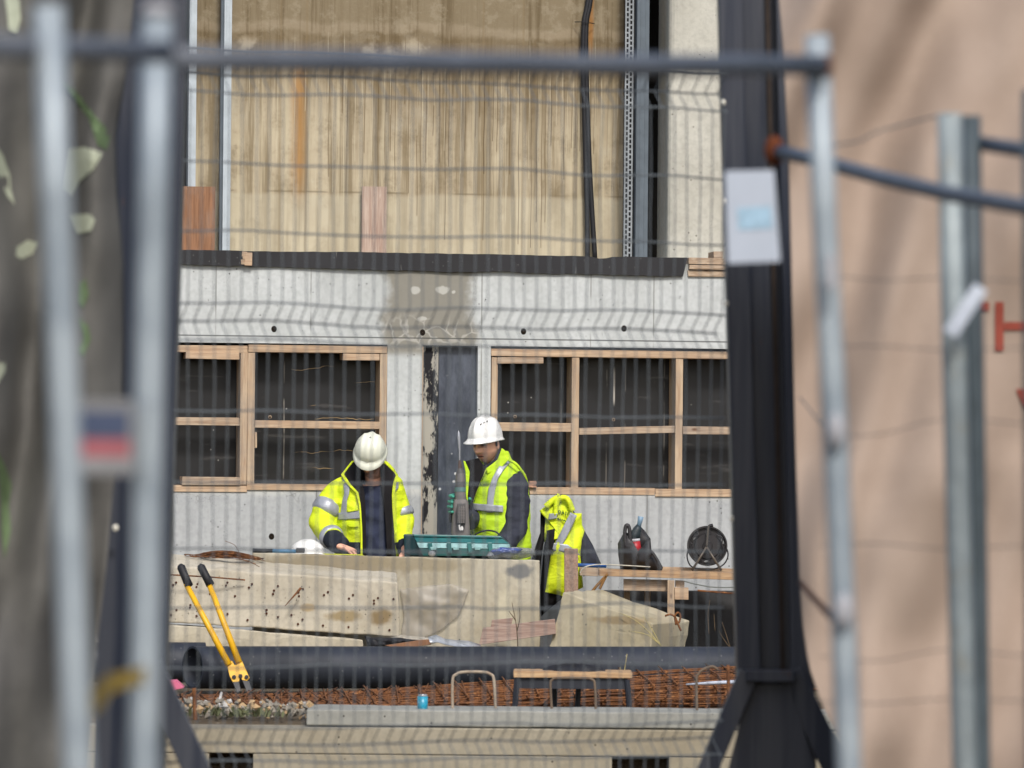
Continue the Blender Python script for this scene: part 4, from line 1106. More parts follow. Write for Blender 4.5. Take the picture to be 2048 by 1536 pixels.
# blue pipe/level with a pale cable
b = MB().tube([P(1152, 1130, 35.05), P(1212, 1132, 35.1)], .012, 12)
tag(obj("blue_tube", b, simple("blue_plastic", (44, 92, 160), .45, .4, k=.8), smooth=True), "blue plastic tube lying behind the timber post on the workbench end", "tube")
b = MB().tube(crom([P(1160, 1146, 35.0), P(1170, 1134, 35.0), P(1200, 1129, 35.05), P(1250, 1131, 35.1), P(1300, 1134, 35.2)], 5), .004, 6)
tag(obj("pale_cable", b, simple("pale_cable", (204, 198, 180), .6, .3, k=.8)), "thin pale cable curving along the workbench toward the black bag", "cable")
# dry branch and rope
b = MB()
for pts in (((1182, 1186), (1195, 1170), (1206, 1158), (1216, 1148)), ((1199, 1178), (1204, 1168), (1212, 1152))):
    b.tube(crom([P(px, py, 34.5) for px, py in pts], 4), [.009] * 9 if len(pts) == 3 else [.009] * 13, 6)
b2 = MB(); b2.v, b2.f, b2.m = b.v, b.f, b.m
tag(obj("frayed_rope", b2, simple("rope_brown", (150, 112, 70), .9, .1, k=.7), smooth=True), "frayed brown rope end hanging over the broken concrete wedge", "rope")

# ---- cable reel
rl = thing("cable_reel", P(1415, 1140, 35.5), "black cable reel on a tubular stand at the end of the workbench", "cable reel")
Yr = 35.5; cc = P(1415, 1092, Yr); r_ = 40 / S(Yr)
M_RB = simple("black_reel_plastic", (52, 50, 52), .45, .4, k=.6, dirt=(84, 82, 80))
def disc(y, r0, prof, n=48):
    return [[Vector((cc.x + r * r0 * math.cos(2 * math.pi * k / n), y + dy, cc.z + r * r0 * math.sin(2 * math.pi * k / n))) for k in range(n)] for r, dy in prof]
obj("flange", MB().loft(disc(Yr, r_, [(.02, -.012), (.22, -.014), (.25, 0), (.62, 0), (.66, .012), (.9, .012), (.93, -.008), (1, -.008), (1, .012), (.5, .016), (.02, .016)]), caps=True), M_RB, rl, autos=35)
obj("flange", MB().loft(disc(Yr + .10, r_, [(.02, -.006), (1, -.006), (1, .008), (.02, .008)]), caps=True), M_RB, rl, autos=35)
b = MB()
for i in range(9): b.loft(disc(Yr + .022 + i * .009, r_, [(.80, -.004), (.835, 0), (.80, .004)]), caps=False)
obj("wound_cable", b, M_CABLE, rl, smooth=True)
for ang in (30, 150, 195, 262, 345):
    b = MB(); pts = []
    for i in range(13):
        q = R(ang - 22 + 44 * i / 12); rr = r_ * (.78 + .06 * math.cos(math.pi * (i - 6) / 6))
        pts.append(Vector((cc.x + rr * math.cos(q), Yr - .014, cc.z + rr * math.sin(q))))
    pts = [Vector((cc.x + r_ * .92 * math.cos(R(ang - 26)), Yr - .01, cc.z + r_ * .92 * math.sin(R(ang - 26))))] + pts
    b.tube(pts, .004, 5); obj("rib", b, M_RB, rl, smooth=True)
for ang, wdt in ((18, .02), (268, .018), (150, .014)):
    p = Vector((cc.x + r_ * .78 * math.cos(R(ang)), Yr - .005, cc.z + r_ * .78 * math.sin(R(ang))))
    obj("slot", MB().ell(p, (wdt, .004, .007), Matrix.Rotation(-R(ang + 90), 3, 'Y')), simple("pale_slot", (150, 152, 152), .7, .2, k=.7), rl, smooth=True)
M_TUBE = simple("bronze_tube", (112, 104, 94), .45, .4, k=.65, metal=.3)
hub = P(1413, 1094, Yr - .05)
obj("stand_tube", MB().tube([P(1384, 1141, Yr - .05), hub], .0075, 8), M_TUBE, rl, smooth=True)
obj("stand_tube", MB().tube([P(1443, 1141, Yr - .05), hub], .0075, 8), M_TUBE, rl, smooth=True)
obj("handle_tube", MB().tube(crom([hub, P(1415, 1072, Yr - .05), P(1417, 1054, Yr - .05), P(1421, 1050, Yr - .05)], 3), .0075, 8), M_TUBE, rl, smooth=True)
obj("handle_grip", MB().tube([P(1419, 1052, Yr - .05), P(1426, 1050, Yr - .05)], .011, 10), M_BLACKP, rl, bevel=.003)
obj("cable_loop", MB().tube(crom([P(1378, 1098, Yr - .02), P(1374, 1112, Yr - .02), P(1380, 1130, Yr - .02), P(1395, 1137, Yr - .02), P(1428, 1138, Yr - .02), P(1448, 1128, Yr - .02), P(1456, 1112, Yr - .02), P(1454, 1098, Yr - .02)], 4), .0045, 6), M_CABLE, rl, smooth=True)

# ---- black tool bag with bottle
def pillow(outline, Y, depth, mb=None, crease=.0, seed=0, nr=7):
    """a stuffed soft body from an outline: both sides bulge, rim stays thin"""
    b = mb or MB(); pts = [P(px, py, Y) for px, py in outline]; dense = []
    for i in range(len(pts)):
        for q in range(4): dense.append(pts[i].lerp(pts[(i + 1) % len(pts)], q / 4))
    c0 = sum(dense, Vector()) / len(dense); rings = []
    for side in (-1, 1):
        rr = []
        for j in range(nr):
            t = 1 - j / (nr - 1) * .97; h = depth * math.sqrt(max(0, 1 - t * t))
            ring = []
            for p in dense:
                q = c0 + (p - c0) * t; q.y = Y + side * (h + .004)
                q.y += side * crease * mnoise.noise(Vector((q.x * 9 + seed, q.z * 7, side)))
                ring.append(q)
            rr.append(ring)
        rings.append(rr)
    b.loft(rings[0][::-1] + rings[1], caps=True); return b
def zz(l, ox=1040, oy=960, k=4.655): return [(x / k + ox, y / k + oy) for x, y in l]
bag = thing("tool_bag", P(1278, 1141, 35.45), "crumpled black tool bag on the workbench with a red bottle sticking out", "bag")
M_BAG = simple("black_bag_cloth", (58, 56, 58), .55, .4, k=.62, var=.25, scale=8, bump=.4)
obj("bag_body", pillow(zz([(915, 700), (910, 590), (960, 500), (1000, 490), (1040, 620), (1075, 690), (1150, 620), (1215, 545), (1225, 660), (1290, 740), (1332, 815), (1320, 845), (1120, 845), (935, 835)]), 35.45, .09, crease=.05), M_BAG, bag, smooth=True)
obj("bag_flap", pillow(zz([(1075, 690), (1212, 540), (1222, 640), (1230, 700), (1160, 780), (1100, 770)]), 35.36, .03, crease=.03, seed=3), M_BAG, bag, smooth=True)
obj("bag_back", pillow(zz([(1010, 640), (1040, 500), (1120, 430), (1160, 470), (1215, 545), (1150, 650), (1075, 690)]), 35.52, .03, crease=.03, seed=8), M_BAG, bag, smooth=True)
obj("bag_handle", MB().tube(crom([P(*p, 35.38) for p in zz([(985, 620), (975, 520), (982, 440), (1000, 420), (1018, 450), (1025, 540), (1035, 620)])], 5), .012, 8), M_BAG, bag, smooth=True)
obj("bag_strap", MB().tube(crom([P(*p, 35.34) for p in zz([(1215, 660), (1250, 700), (1290, 770), (1315, 835)])], 5), .01, 8), M_BAG, bag, smooth=True)
bt = thing("spray_bottle", P(1270, 1098, 35.42), "red and dark bottle with a pale blue nozzle standing in the black bag", "bottle")
def zt(x, y, Y=35.42): return P(x / 4.655 + 1040, y / 4.655 + 960, Y)
obj("bottle_body", MB().tube([zt(1085, 690), zt(1065, 570)], .036, 16), simple("red_label", (170, 40, 46), .4, .4, k=.8), bt, smooth=True)
obj("label_band", MB().tube([zt(1065, 572), zt(1063, 548)], .0365, 16), simple("white_label", (206, 206, 210), .5, .3, k=.8), bt, smooth=True)
obj("bottle_neck", MB().tube([zt(1064, 552), zt(1075, 500), zt(1095, 455), zt(1112, 428)], [.034, .034, .026, .02], 14), simple("dark_teal_cap", (46, 60, 66), .5, .4, k=.6), bt, smooth=True)
obj("nozzle", MB().tube([zt(1105, 440), zt(1118, 380), zt(1125, 340)], [.013, .016, .019], 12), simple("pale_blue_plastic", (128, 156, 178), .45, .4, k=.75), bt, smooth=True)

# ---- things on the long block (its top is at row ~1106-1120)
M_HW = simple("white_helmet_shell", (228, 228, 224), .35, .5, k=.9, var=.03)
def helmet_mesh(c, Mr, a=.112, d=.138, h=.150, visor=.05, rim=.014, mb=None):
    """shell: c is the middle of the rim plane, local -y is the front"""
    b = mb or MB(); nA = 48; prof = 16; rings = []
    for j in range(prof + 1):
        t = j / prof; el = math.pi / 2 * (1 - t); ring = []
        for k in range(nA):
            az = 2 * math.pi * k / nA; ca, sa = math.cos(az), math.sin(az)
            ce = max(math.cos(el), .03)
            x = a * ce ** .86 * sa; y = -d * ce ** .86 * ca; z = h * math.sin(el)
            br = math.exp(-(x / .017) ** 2) * .010 + (math.exp(-((abs(x) - .045) / .008) ** 2)) * .006
            k2 = 1 + br / .13 * (1 if z > .03 else z / .03)
            ring.append(c + Mr @ Vector((x * k2, y * k2, z * k2)))
        rings.append(ring)
    for off, dz in ((.35, -.010), (1.0, -.018)):
        ring = []
        for k in range(nA):
            az = 2 * math.pi * k / nA; ca, sa = math.cos(az), math.sin(az)
            e = rim + visor * max(0, ca) ** 2.2 + .006 * max(0, -ca) ** 2
            x = (a + e * off * .75) * sa; y = -(d + e * off) * ca
            ring.append(c + Mr @ Vector((x, y, dz * (1 + .6 * max(0, ca)))))
        rings.append(ring)
    b.loft(rings, caps=False); return b
def build_helmet(name, parent, c, Mr, mat, vents=True, **kw):
    h = obj(name, helmet_mesh(c, Mr, **kw), mat, parent, autos=38)
    solidify(h, .004, -1)
    return h
hm = obj("safety_helmet", helmet_mesh(P(615, 1107, 34.55), Matrix.Rotation(R(60), 3, 'Z'), a=.10, d=.105, h=.083), M_HW, smooth=True); solidify(hm, .004, -1)
tag(hm, "white safety helmet resting on the long block behind the blue hammer", "helmet")
hmr = thing("hammer", P(555, 1107, 34.35), "blue handled hammer with black grip lying on the long concrete block", "hammer")
obj("grip", MB().tube([P(505, 1101, 34.35), P(545, 1102, 34.35)], .0135, 10), M_BLACKP, hmr, smooth=True)
obj("shaft", MB().tube([P(543, 1101.5, 34.35), P(592, 1102.5, 34.35)], .0115, 10), simple("blue_shaft", (86, 140, 178), .5, .4, k=.8), hmr, smooth=True)
A = P(592, 1096, 34.33); B = P(609, 1106, 34.33)
obj("hammer_head", MB().box((A.x, 34.33, B.z), (B.x, 34.38, A.z)), M_IRON, hmr, bevel=.004)
# coil of rusty wire
random.seed(3); b = MB()
for i in range(34):
    cxp = 452 + random.gauss(0, 9); rx = random.uniform(36, 66); pts = []
    for k in range(15):
        q = 2 * math.pi * k / 14 * random.uniform(.97, 1.03)
        px = cxp + rx * math.cos(q); yy = 33.95 + .13 * math.sin(q) * random.uniform(.7, 1.1)
        pts.append(P(px, 1118 + .04 * (px - 452) - 12 * abs(math.sin(q * .5 + i)) * max(.15, 1 - ((px - 452) / 66) ** 2) - random.uniform(0, 5), yy))
    b.tube(crom(pts, 2), .0017, 4, caps=False)
for (x0, y0), (x1, y1) in (((450, 1112), (520, 1134)), ((440, 1116), (512, 1128)), ((455, 1108), (530, 1122)), ((478, 1104), (450, 1082))):
    b.tube(crom([P(x0, y0, 33.85), P((x0 + x1) / 2 + 5, (y0 + y1) / 2 - 3, 33.8), P(x1, y1, 33.8)], 4), .0016, 4)
tag(obj("wire_bundle", b, M_RUST), "loose bundle of thin rusty tie wire on the broken beam", "wire bundle")
# tape, nut
b = MB(); A = P(645, 1108, 34.24); b.prism([P(645, 1107.5, 34.22), P(718, 1109, 34.22), P(728, 1111, 34.22), P(652, 1109.2, 34.22)], (0, .05, .001))
tag(obj("yellow_tape", b, simple("yellow_green_tape", (196, 200, 70), .6, .3, k=.8)), "thin yellow green tape strip on the block by the bowed man's hand", "tape")
b = MB(); cc2 = P(864, 1107, 34.28); b.ell(cc2, (.024, .02, .018), nu=8, nv=5)
tag(obj("metal_nut", b, simple("bright_metal", (190, 194, 196), .35, .5, metal=.6)), "small bright metal fitting in front of the teal tool case", "fitting")

# ---- teal tool case
M_TEAL = Mat("teal_plastic", .35, .5)
M_TEAL.col(M_TEAL.mix(M_TEAL.ramp(M_TEAL.noise(6, 5), .35, .7), lin(34, 96, 98, .8), lin(62, 122, 120, .8))); M_TEAL = M_TEAL.mat
M_TEALL = simple("scuffed_teal", (132, 172, 172), .5, .4, k=.8, dirt=(76, 126, 128), scale=25)
M_TEALD = simple("dark_teal_plastic", (28, 66, 72), .45, .4, k=.7)
tc = thing("tool_case", P(910, 1113, 34.5), "open teal plastic tool case with ribbed lid on the long concrete block", "tool case")
Yt = 34.42
def tb(l, Y, off, mat, name, bev=.004):
    return obj(name, MB().prism([P(px, py, Y if not isinstance(Y, tuple) else Y[i]) for i, (px, py) in enumerate(l)], off), mat, tc, bevel=bev)
tb([(807, 1069), (1004, 1073), (1022, 1092), (1022, 1122), (809, 1114)], Yt + .12, (0, .26, 0), M_TEALD, "case_tray")
tb([(826, 1068.5), (1002, 1072), (1004, 1077), (828, 1073.5)], Yt + .06, (0, .07, 0), M_TEAL, "hinge_rail")
tb([(828, 1074), (1004, 1077.5), (1019, 1087), (833, 1084)], (Yt + .07, Yt + .07, Yt + .03, Yt + .03), (0, .03, 0), M_TEAL, "lid_panel")
tb([(833, 1085), (1019, 1088), (1022, 1098), (838, 1096)], (Yt + .02, Yt + .02, Yt, Yt), (0, .03, 0), M_TEALL, "lid_panel")
tb([(839, 1097), (1010, 1099), (985, 1112), (846, 1112)], (Yt + .005, Yt + .005, Yt + .02, Yt + .02), (0, .03, 0), M_TEAL, "lid_panel")
tb([(808, 1072), (827, 1074), (846, 1111), (826, 1112), (810, 1104)], (Yt + .11, Yt + .07, Yt + .02, Yt + .08, Yt + .11), (0, .02, 0), M_TEALD, "case_end")
for px in (855, 893, 934, 975):
    tb([(px, 1085), (px + 9, 1085.2), (px + 11, 1106), (px + 3, 1106)], Yt - .012, (0, .02, 0), M_TEAL, "lid_rib", .003)
for px in (860, 905, 948):
    tb([(px, 1094), (px + 14, 1094.3), (px + 12, 1100), (px + 2, 1100)], Yt - .016, (0, .014, 0), M_TEALL, "catch", .002)
tb([(811, 1076), (816, 1076.5), (816, 1086), (812, 1085.5)], Yt + .105, (0, .004, 0), simple("grey_label", (140, 160, 164), .6, .3, k=.8), "label", .001)
obj("carry_handle", MB().tube(crom([P(948, 1072, Yt + .1), P(958, 1065, Yt + .1), P(975, 1061, Yt + .1), P(992, 1064, Yt + .1), P(1002, 1074, Yt + .1)], 5), .0055, 8), M_BLACKP, tc, smooth=True)

# ---- crumpled plastic bag
def crumple(outline, Y, depth, amp, mats, seed, nr=12, sc=16):
    b = MB(); pts = [P(px, py, Y) for px, py in outline]; dense = []
    for i in range(len(pts)):
        for q in range(6): dense.append(pts[i].lerp(pts[(i + 1) % len(pts)], q / 6))
    c0 = sum(dense, Vector()) / len(dense); rings = []
    for j in range(nr):
        t = 1 - j / (nr - 1) * .97; ring = []
        for p in dense:
            q = c0 + (p - c0) * t; h = depth * (1 - t ** 3)
            nn_ = mnoise.noise(Vector((q.x * sc + seed, q.z * sc, seed))) + .6 * mnoise.noise(Vector((q.x * sc * 2.4, q.z * sc * 2.4 + seed, 2)))
            q = q + Vector((nn_ * amp * .25, -h - amp * nn_, nn_ * amp * .2)); ring.append(q)
        rings.append(ring)
    b.loft(rings, caps=False); b.f.append(list(range(len(b.v) - len(dense), len(b.v)))); b.m.append(0)
    return b
M_FILM = Mat("clear_film", .25, .5)
M_FILM.col(M_FILM.mix(M_FILM.ramp(M_FILM.noise(12, 5), .4, .62), lin(196, 200, 204, .85), lin(168, 168, 166, .8)))
M_FILM.b.inputs["Transmission Weight"].default_value = .35; M_FILM.b.inputs["Alpha"].default_value = .72; M_FILM = M_FILM.mat
M_BLUEF = simple("blue_print_film", (66, 86, 150), .35, .5, k=.8, dirt=(190, 194, 206), scale=30)
pbg = thing("plastic_bag", P(1020, 1118, 34.4), "crumpled clear plastic bag with blue print beside the teal tool case", "plastic bag")
ob_ = obj("bag_film", crumple([(972, 1112), (982, 1100), (1000, 1096), (1030, 1094), (1050, 1097), (1070, 1098), (1072, 1108), (1052, 1116), (1020, 1121), (984, 1119)], 34.38, .06, .03, None, 3), M_FILM, pbg, autos=30); solidify(ob_, .002)
ob_ = obj("blue_print", crumple([(980, 1102), (1000, 1095), (1030, 1096), (1046, 1098), (1036, 1107), (1004, 1106), (990, 1110)], 34.31, .03, .02, None, 9, sc=20), M_BLUEF, pbg, autos=30); solidify(ob_, .002)
# plastic sheet stuck on the block face
M_SHEET = Mat("dusty_plastic_sheet", .4, .4)
M_SHEET.col(M_SHEET.mix(M_SHEET.ramp(M_SHEET.noise(5, 6), .35, .65), lin(206, 200, 188, .8), lin(172, 162, 142, .8))); M_SHEET.b.inputs["Alpha"].default_value = .38; M_SHEET = M_SHEET.mat
ob_ = obj("plastic_sheet", crumple([(800, 1178), (845, 1172), (905, 1168), (938, 1180), (930, 1205), (915, 1235), (880, 1262), (838, 1280), (800, 1282), (808, 1230)], BY - .02, .012, .016, None, 14, sc=9), M_SHEET, autos=30); solidify(ob_, .002)
tag(ob_, "dusty translucent plastic sheet clinging to the face of the long block", "plastic sheet")
# boards and debris at the foot of the blocks
M_GB = wood("grey_pink_board", (182, 160, 146), (140, 112, 100))
b = MB(); b.prism([P(966, 1256, 33.75), P(1110, 1238, 33.75), P(1112, 1268, 33.75), P(958, 1290, 33.75)], (0, .05, 0), 0)
tag(obj("board", b, M_GB, bevel=.003), "pinkish grey board leaning across the gap beside the broken concrete wedge", "board")
b = MB(); b.prism([P(984, 1240, 34.0), P(1026, 1236, 34.0), P(1020, 1262, 34.0), P(980, 1262, 34.0)], (0, .04, 0), 0)
tag(obj("board_offcut", b, M_GB, bevel=.003), "small board offcut leaning behind the pinkish grey board", "board offcut")
b = MB(); b.prism([P(770, 1291, 33.2), P(842, 1280, 33.2), P(860, 1279, 33.2), P(862, 1289, 33.2), P(800, 1298, 33.2)], (0, .05, 0), 0)
tag(obj("brown_slat", b, M_BROWN, bevel=.002), "dark brown wood slat among debris on top of the black pipe", "slat")
M_SHM = simple("bare_sheet_metal", (190, 196, 204), .4, .5, metal=.3, k=.85, dirt=(110, 118, 128))
b = MB(); b.loft([[P(x, y + 2.2 * math.sin(x * .2), 33.1 + .1 * t), P(x + 4, y + 14 + math.sin(x * .3) * 2, 32.95 + .1 * t)] for t, (x, y) in enumerate(((856, 1272), (872, 1272), (890, 1276), (912, 1280), (936, 1284), (960, 1290)))], caps=False, closed=False)
ob_ = obj("metal_scrap", b, M_SHM, autos=30); solidify(ob_, .003); tag(ob_, "bent bare sheet metal scrap lying above the black pipe", "sheet metal")
ob_ = obj("black_film", crumple([(728, 1272), (752, 1274), (800, 1276), (836, 1280), (812, 1288), (770, 1296), (735, 1296)], 33.35, .05, .035, None, 21, sc=12), M_BLACKP, autos=30); solidify(ob_, .002)
tag(ob_, "crumpled black plastic film at the end of the lower slab", "plastic film")
ob_ = obj("grey_film", crumple([(764, 1280), (800, 1270), (850, 1274), (880, 1282), (850, 1294), (790, 1297)], 33.5, .04, .03, None, 31, sc=12), M_SHEET, autos=30); solidify(ob_, .002)
tag(ob_, "pale crumpled film under the plastic sheet behind the black pipe", "plastic film")
# single rusty rods
b = MB().tube([P(570, 1212, 33.5), P(602, 1176, 33.52)], [.002, .008], 6); tag(obj("rebar_stub", b, M_RUST, smooth=True), "short rusty rod slanting across the face of the broken beam", "rod")
b = MB().tube([P(280, 1146, 33.5), P(420, 1154, 33.5), P(490, 1160, 33.56)], .0045, 6); tag(obj("rebar_stub", b, M_RUST, smooth=True), "long thin rusty rod lying along the upper edge of the broken beam", "rod")
# dry stems
M_STRAW = simple("dry_straw", (190, 176, 120), .9, .1, k=.8)
M_STEM = simple("dry_brown_stem", (112, 96, 76), .9, .1, k=.7)
def stems(lines, Y, r, m, name, label):
    b = MB()
    for l in lines: b.tube(crom([P(px, py, Y) for px, py in l], 3), [r * (1 - .6 * i / (3 * (len(l) - 1))) for i in range(3 * (len(l) - 1) + 1)], 5)
    return tag(obj(name, b, m, smooth=True), label, "dry plant")
stems([[(1036, 1298), (1034, 1262), (1030, 1235), (1024, 1205)], [(1034, 1262), (1040, 1235), (1038, 1212)], [(1031, 1240), (1018, 1222)]], 33.4, .004, M_STEM, "dry_plant", "thin brown dry plant in front of the pinkish grey board")
stems([[(1322, 1292), (1300, 1266), (1270, 1240), (1240, 1226)], [(1322, 1292), (1306, 1262), (1286, 1232)], [(1318, 1288), (1296, 1270), (1262, 1262)]], 33.1, .0035, M_STRAW, "dry_grass", "straw coloured grass stalks bending over the concrete wedge")
stems([[(1462, 1300), (1452, 1268), (1444, 1244)], [(1460, 1296), (1446, 1276), (1438, 1262)], [(1418, 1268), (1416, 1230), (1420, 1200)], [(1430, 1262), (1428, 1228)]], 34.0, .003, M_STEM, "dry_plant", "sparse dry stalks beside the black gate post under the bench")
stems([[(1244, 1372), (1249, 1340), (1254, 1308)], [(1244, 1352), (1240, 1334)]], 30.6, .004, M_STRAW, "dry_grass", "single straw stalk standing up from the rebar mats")
# ================================================================== the two men
import numpy as np
def grid_depth(cx, a, dep, Y):
    def f(px):
        t = max(-.995, min(.995, (px - cx) / a)); return Y - dep * math.sqrt(1 - t * t)
    return f
def remeshed(mb, voxel, smooth=4, name="body"):
    me = mb.mesh("tmp"); o = bpy.data.objects.new("tmp", me); C.objects.link(o)
    m = o.modifiers.new("r", 'REMESH'); m.mode = 'VOXEL'; m.voxel_size = voxel
    s_ = o.modifiers.new("s", 'SMOOTH'); s_.iterations = smooth; s_.factor = .5
    dg = bpy.context.evaluated_depsgraph_get(); dg.update()
    me2 = bpy.data.meshes.new_from_object(o.evaluated_get(dg))
    out = MB(); out.v = [v.co.copy() for v in me2.vertices]; out.f = [list(p.vertices) for p in me2.polygons]; out.m = [0] * len(out.f)
    bpy.data.objects.remove(o); bpy.data.meshes.remove(me); bpy.data.meshes.remove(me2)
    return out
def normals_of(mb):
    n = [Vector() for _ in mb.v]
    for f in mb.f:
        a, b_, c_ = mb.v[f[0]], mb.v[f[1]], mb.v[f[2]]; q = (b_ - a).cross(c_ - a)
        for i in f: n[i] += q
    return [q.normalized() if q.length > 0 else Vector((0, 0, 1)) for q in n]
def wrinkle(mb, amp, sx=7.0, sz=16.0, seed=0.0):
    ns = normals_of(mb)
    for p, n in zip(mb.v, ns):
        q = mnoise.noise(Vector((p.x * sx + p.z * 6 + seed, p.y * sx, p.z * sz + seed)))
        q2 = mnoise.noise(Vector((p.x * sx * 2.2 - p.z * 12 + seed, p.y * sx * 2, p.z * sz * 1.7)))
        r1 = 1 - abs(q) * 2.2; p += n * (amp * (r1 * .6 + q2 * .5))
    return mb
def strip(L, Rr, depth, off, n=22, m=8):
    """cloth strip between two picture edges lying off metres in front of a body surface"""
    b = MB(); rows = []
    y0 = L[0][1]; y1 = L[-1][1]
    Lt = [(i / (len(L) - 1), p) for i, p in enumerate(L)]; Rt = [(i / (len(Rr) - 1), p) for i, p in enumerate(Rr)]
    def at(T, t):
        for (ta, a), (tb_, c_) in zip(T, T[1:]):
            if t <= tb_ + 1e-9:
                k_ = (t - ta) / (tb_ - ta); return (a[0] + (c_[0] - a[0]) * k_, a[1] + (c_[1] - a[1]) * k_)
        return T[-1][1]
    for i in range(n + 1):
        a, c_ = at(Lt, i / n), at(Rt, i / n); row = []
        for j in range(m + 1):
            px = a[0] + (c_[0] - a[0]) * j / m; py = a[1] + (c_[1] - a[1]) * j / m
            row.append(P(px, py, depth(px, py) - off))
        rows.append(row)
    b.loft(rows, caps=False, closed=False); return b
def head_mesh(b, c, M, nu=56, nv=44):
    """c: middle of the head, M: local axes (x sideways, -y face, z crown)"""
    rings = []
    for j in range(nv + 1):
        t = math.pi * (j + .05) / (nv + .1); ring = []
        for k in range(nu):
            a = 2 * math.pi * k / nu
            dx, dy, dz = math.sin(t) * math.sin(a), -math.sin(t) * math.cos(a), math.cos(t)
            x, y, z = dx * .077, dy * .098, dz * .120
            low = max(0, -z / .120)
            x *= 1 - .20 * low ** 1.8
            if y > 0: y *= 1 - .35 * low
            if y < 0:
                fr = -dy
                y *= 1 - .06 * low
                g = lambda u, s_: math.exp(-(u / s_) ** 2)
                f = 0.0
                nz = max(0, min(1, (.024 - z) / .056)) if z > -.034 else max(0, 1 - (-.034 - z) / .010)
                f += .034 * nz * g(x, .012 + .006 * nz)
                f += .008 * g(z - .028, .009) * g(x, .05)
                f -= .016 * g(z - .010, .013) * (g(x - .031, .016) + g(x + .031, .016))
                f += .005 * (g(z + .055, .006) + g(z + .070, .007)) * g(x, .024)
                f -= .004 * g(z + .0625, .003) * g(x, .024)
                f += .010 * g(z + .100, .014) * g(x, .026)
                f += .004 * g(z + .012, .018) * (g(x - .050, .016) + g(x + .050, .016))
                y -= f * fr
            ring.append(c + M @ Vector((x, y, z)))
        rings.append(ring)
    b.loft(rings)
    for s_ in (-1, 1):
        b.ell(c + M @ Vector((s_ * .079, .012, -.004)), (.009, .017, .031), M @ Matrix.Rotation(s_ * .25, 3, 'Z'))
def face_col(p, hair, dark=1.0):
    """skin colour in head-local coordinates"""
    x, y, z = p; col = Vector((222, 170, 144)) * dark
    if y > -.02: col = col * .97
    n = mnoise.noise(Vector((x * 60, y * 60, z * 60)))
    if z < -.030 and y < .045:
        k = min(1, (-.030 - z) / .02) * (1 if abs(x) > .012 or z < -.045 else .3)
        if abs(x) < .02 and -.078 < z < -.052: k *= .35
        col = col.lerp(Vector(hair[1]), .55 * hair[2] * k * (.85 + .3 * n))
    if y < -.05:
        if abs(z - .027 + abs(abs(x) - .03) * .15) < .0075 and .010 < abs(x) < .056: col = Vector((46, 34, 28))
        ex, ez = (abs(x) - .031) / .016, (z - .010) / .0075
        if ex * ex + ez * ez < 1: col = Vector((52, 38, 34)) if abs(ex) < .55 else Vector((150, 128, 118))
        if abs(abs(x) - .031) < .022 and abs(z - .010) < .016: col = col.lerp(Vector((120, 84, 72)), .5)  # socket shade put into the skin colour around the eyes
        if abs(z + .0625) < .0045 and abs(x) < .024: col = Vector((84, 46, 42))
        elif abs(z + .0625) < .012 and abs(x) < .021: col = col.lerp(Vector((168, 104, 92)), .6)
    if (z > .045) or (y > .035 and z > -.05): col = Vector(hair[0])
    return col
def finger(b, pts, r): b.tube(crom(pts, 3), [r * (1.05 - .35 * i / (3 * (len(pts) - 1))) for i in range(3 * (len(pts) - 1) + 1)], 8)
def hand(b, wrist, fwd, side, up, curl=.6, sc=1.0, r=.0085):
    """palm, four bent fingers of different length, a thumb; fwd points to the fingertips, up is the back of the hand"""
    f, s_, u = Vector(fwd).normalized(), Vector(side).normalized(), Vector(up).normalized()
    k = wrist
    b.tube([k - f * .03 * sc, k + f * .02 * sc, k + f * .06 * sc, k + f * .088 * sc], [(.026 * sc, .020 * sc), (.032 * sc, .019 * sc), (.040 * sc, .016 * sc), (.036 * sc, .012 * sc)], 14, ref=u)
    for i, (o_, L) in enumerate(((-.030, .072), (-.010, .082), (.010, .078), (.029, .062))):
        p0 = k + f * .078 * sc + s_ * o_ * sc; a = curl * (.8 + .12 * i); pts = [p0]; d = 0.0
        for q in range(3):
            d += a; dr = f * math.cos(d) - u * math.sin(d); pts.append(pts[-1] + dr * (L * sc * (.42, .33, .25)[q]))
        finger(b, pts, r * sc)
    t0 = k + f * .025 * sc - s_ * .030 * sc
    finger(b, [t0, t0 + (f * .02 - s_ * .022 - u * .006) * sc, t0 + (f * .048 - s_ * .030 - u * .016) * sc, t0 + (f * .068 - s_ * .024 - u * .024) * sc], r * 1.1 * sc)
def body_obj(name, mb, parent, c, M, hair, gloves=None):
    M_SK = Mat("skin", .55, .35)
    at_ = M_SK.n("ShaderNodeVertexColor", layer_name="tone"); M_SK.col(at_.outputs[0])
    M_SK.b.inputs["Subsurface Weight"].default_value = .03; M_SK.b.inputs["Subsurface Radius"].default_value = (.01, .004, .002)
    o = obj(name, mb, M_SK.mat, parent, smooth=True)
    Mi = M.inverted(); me = o.data; ca = me.color_attributes.new("tone", 'FLOAT_COLOR', 'POINT'); org = ORG[parent.name]
    for i, v in enumerate(me.vertices):
        p = Mi @ (v.co + org - c)
        if p.length < .19 and p.z > -.135: col = face_col(p, hair)
        else: col = Vector((222, 170, 144))
        ca.data[i].color = lin(*col, .98)
    return o

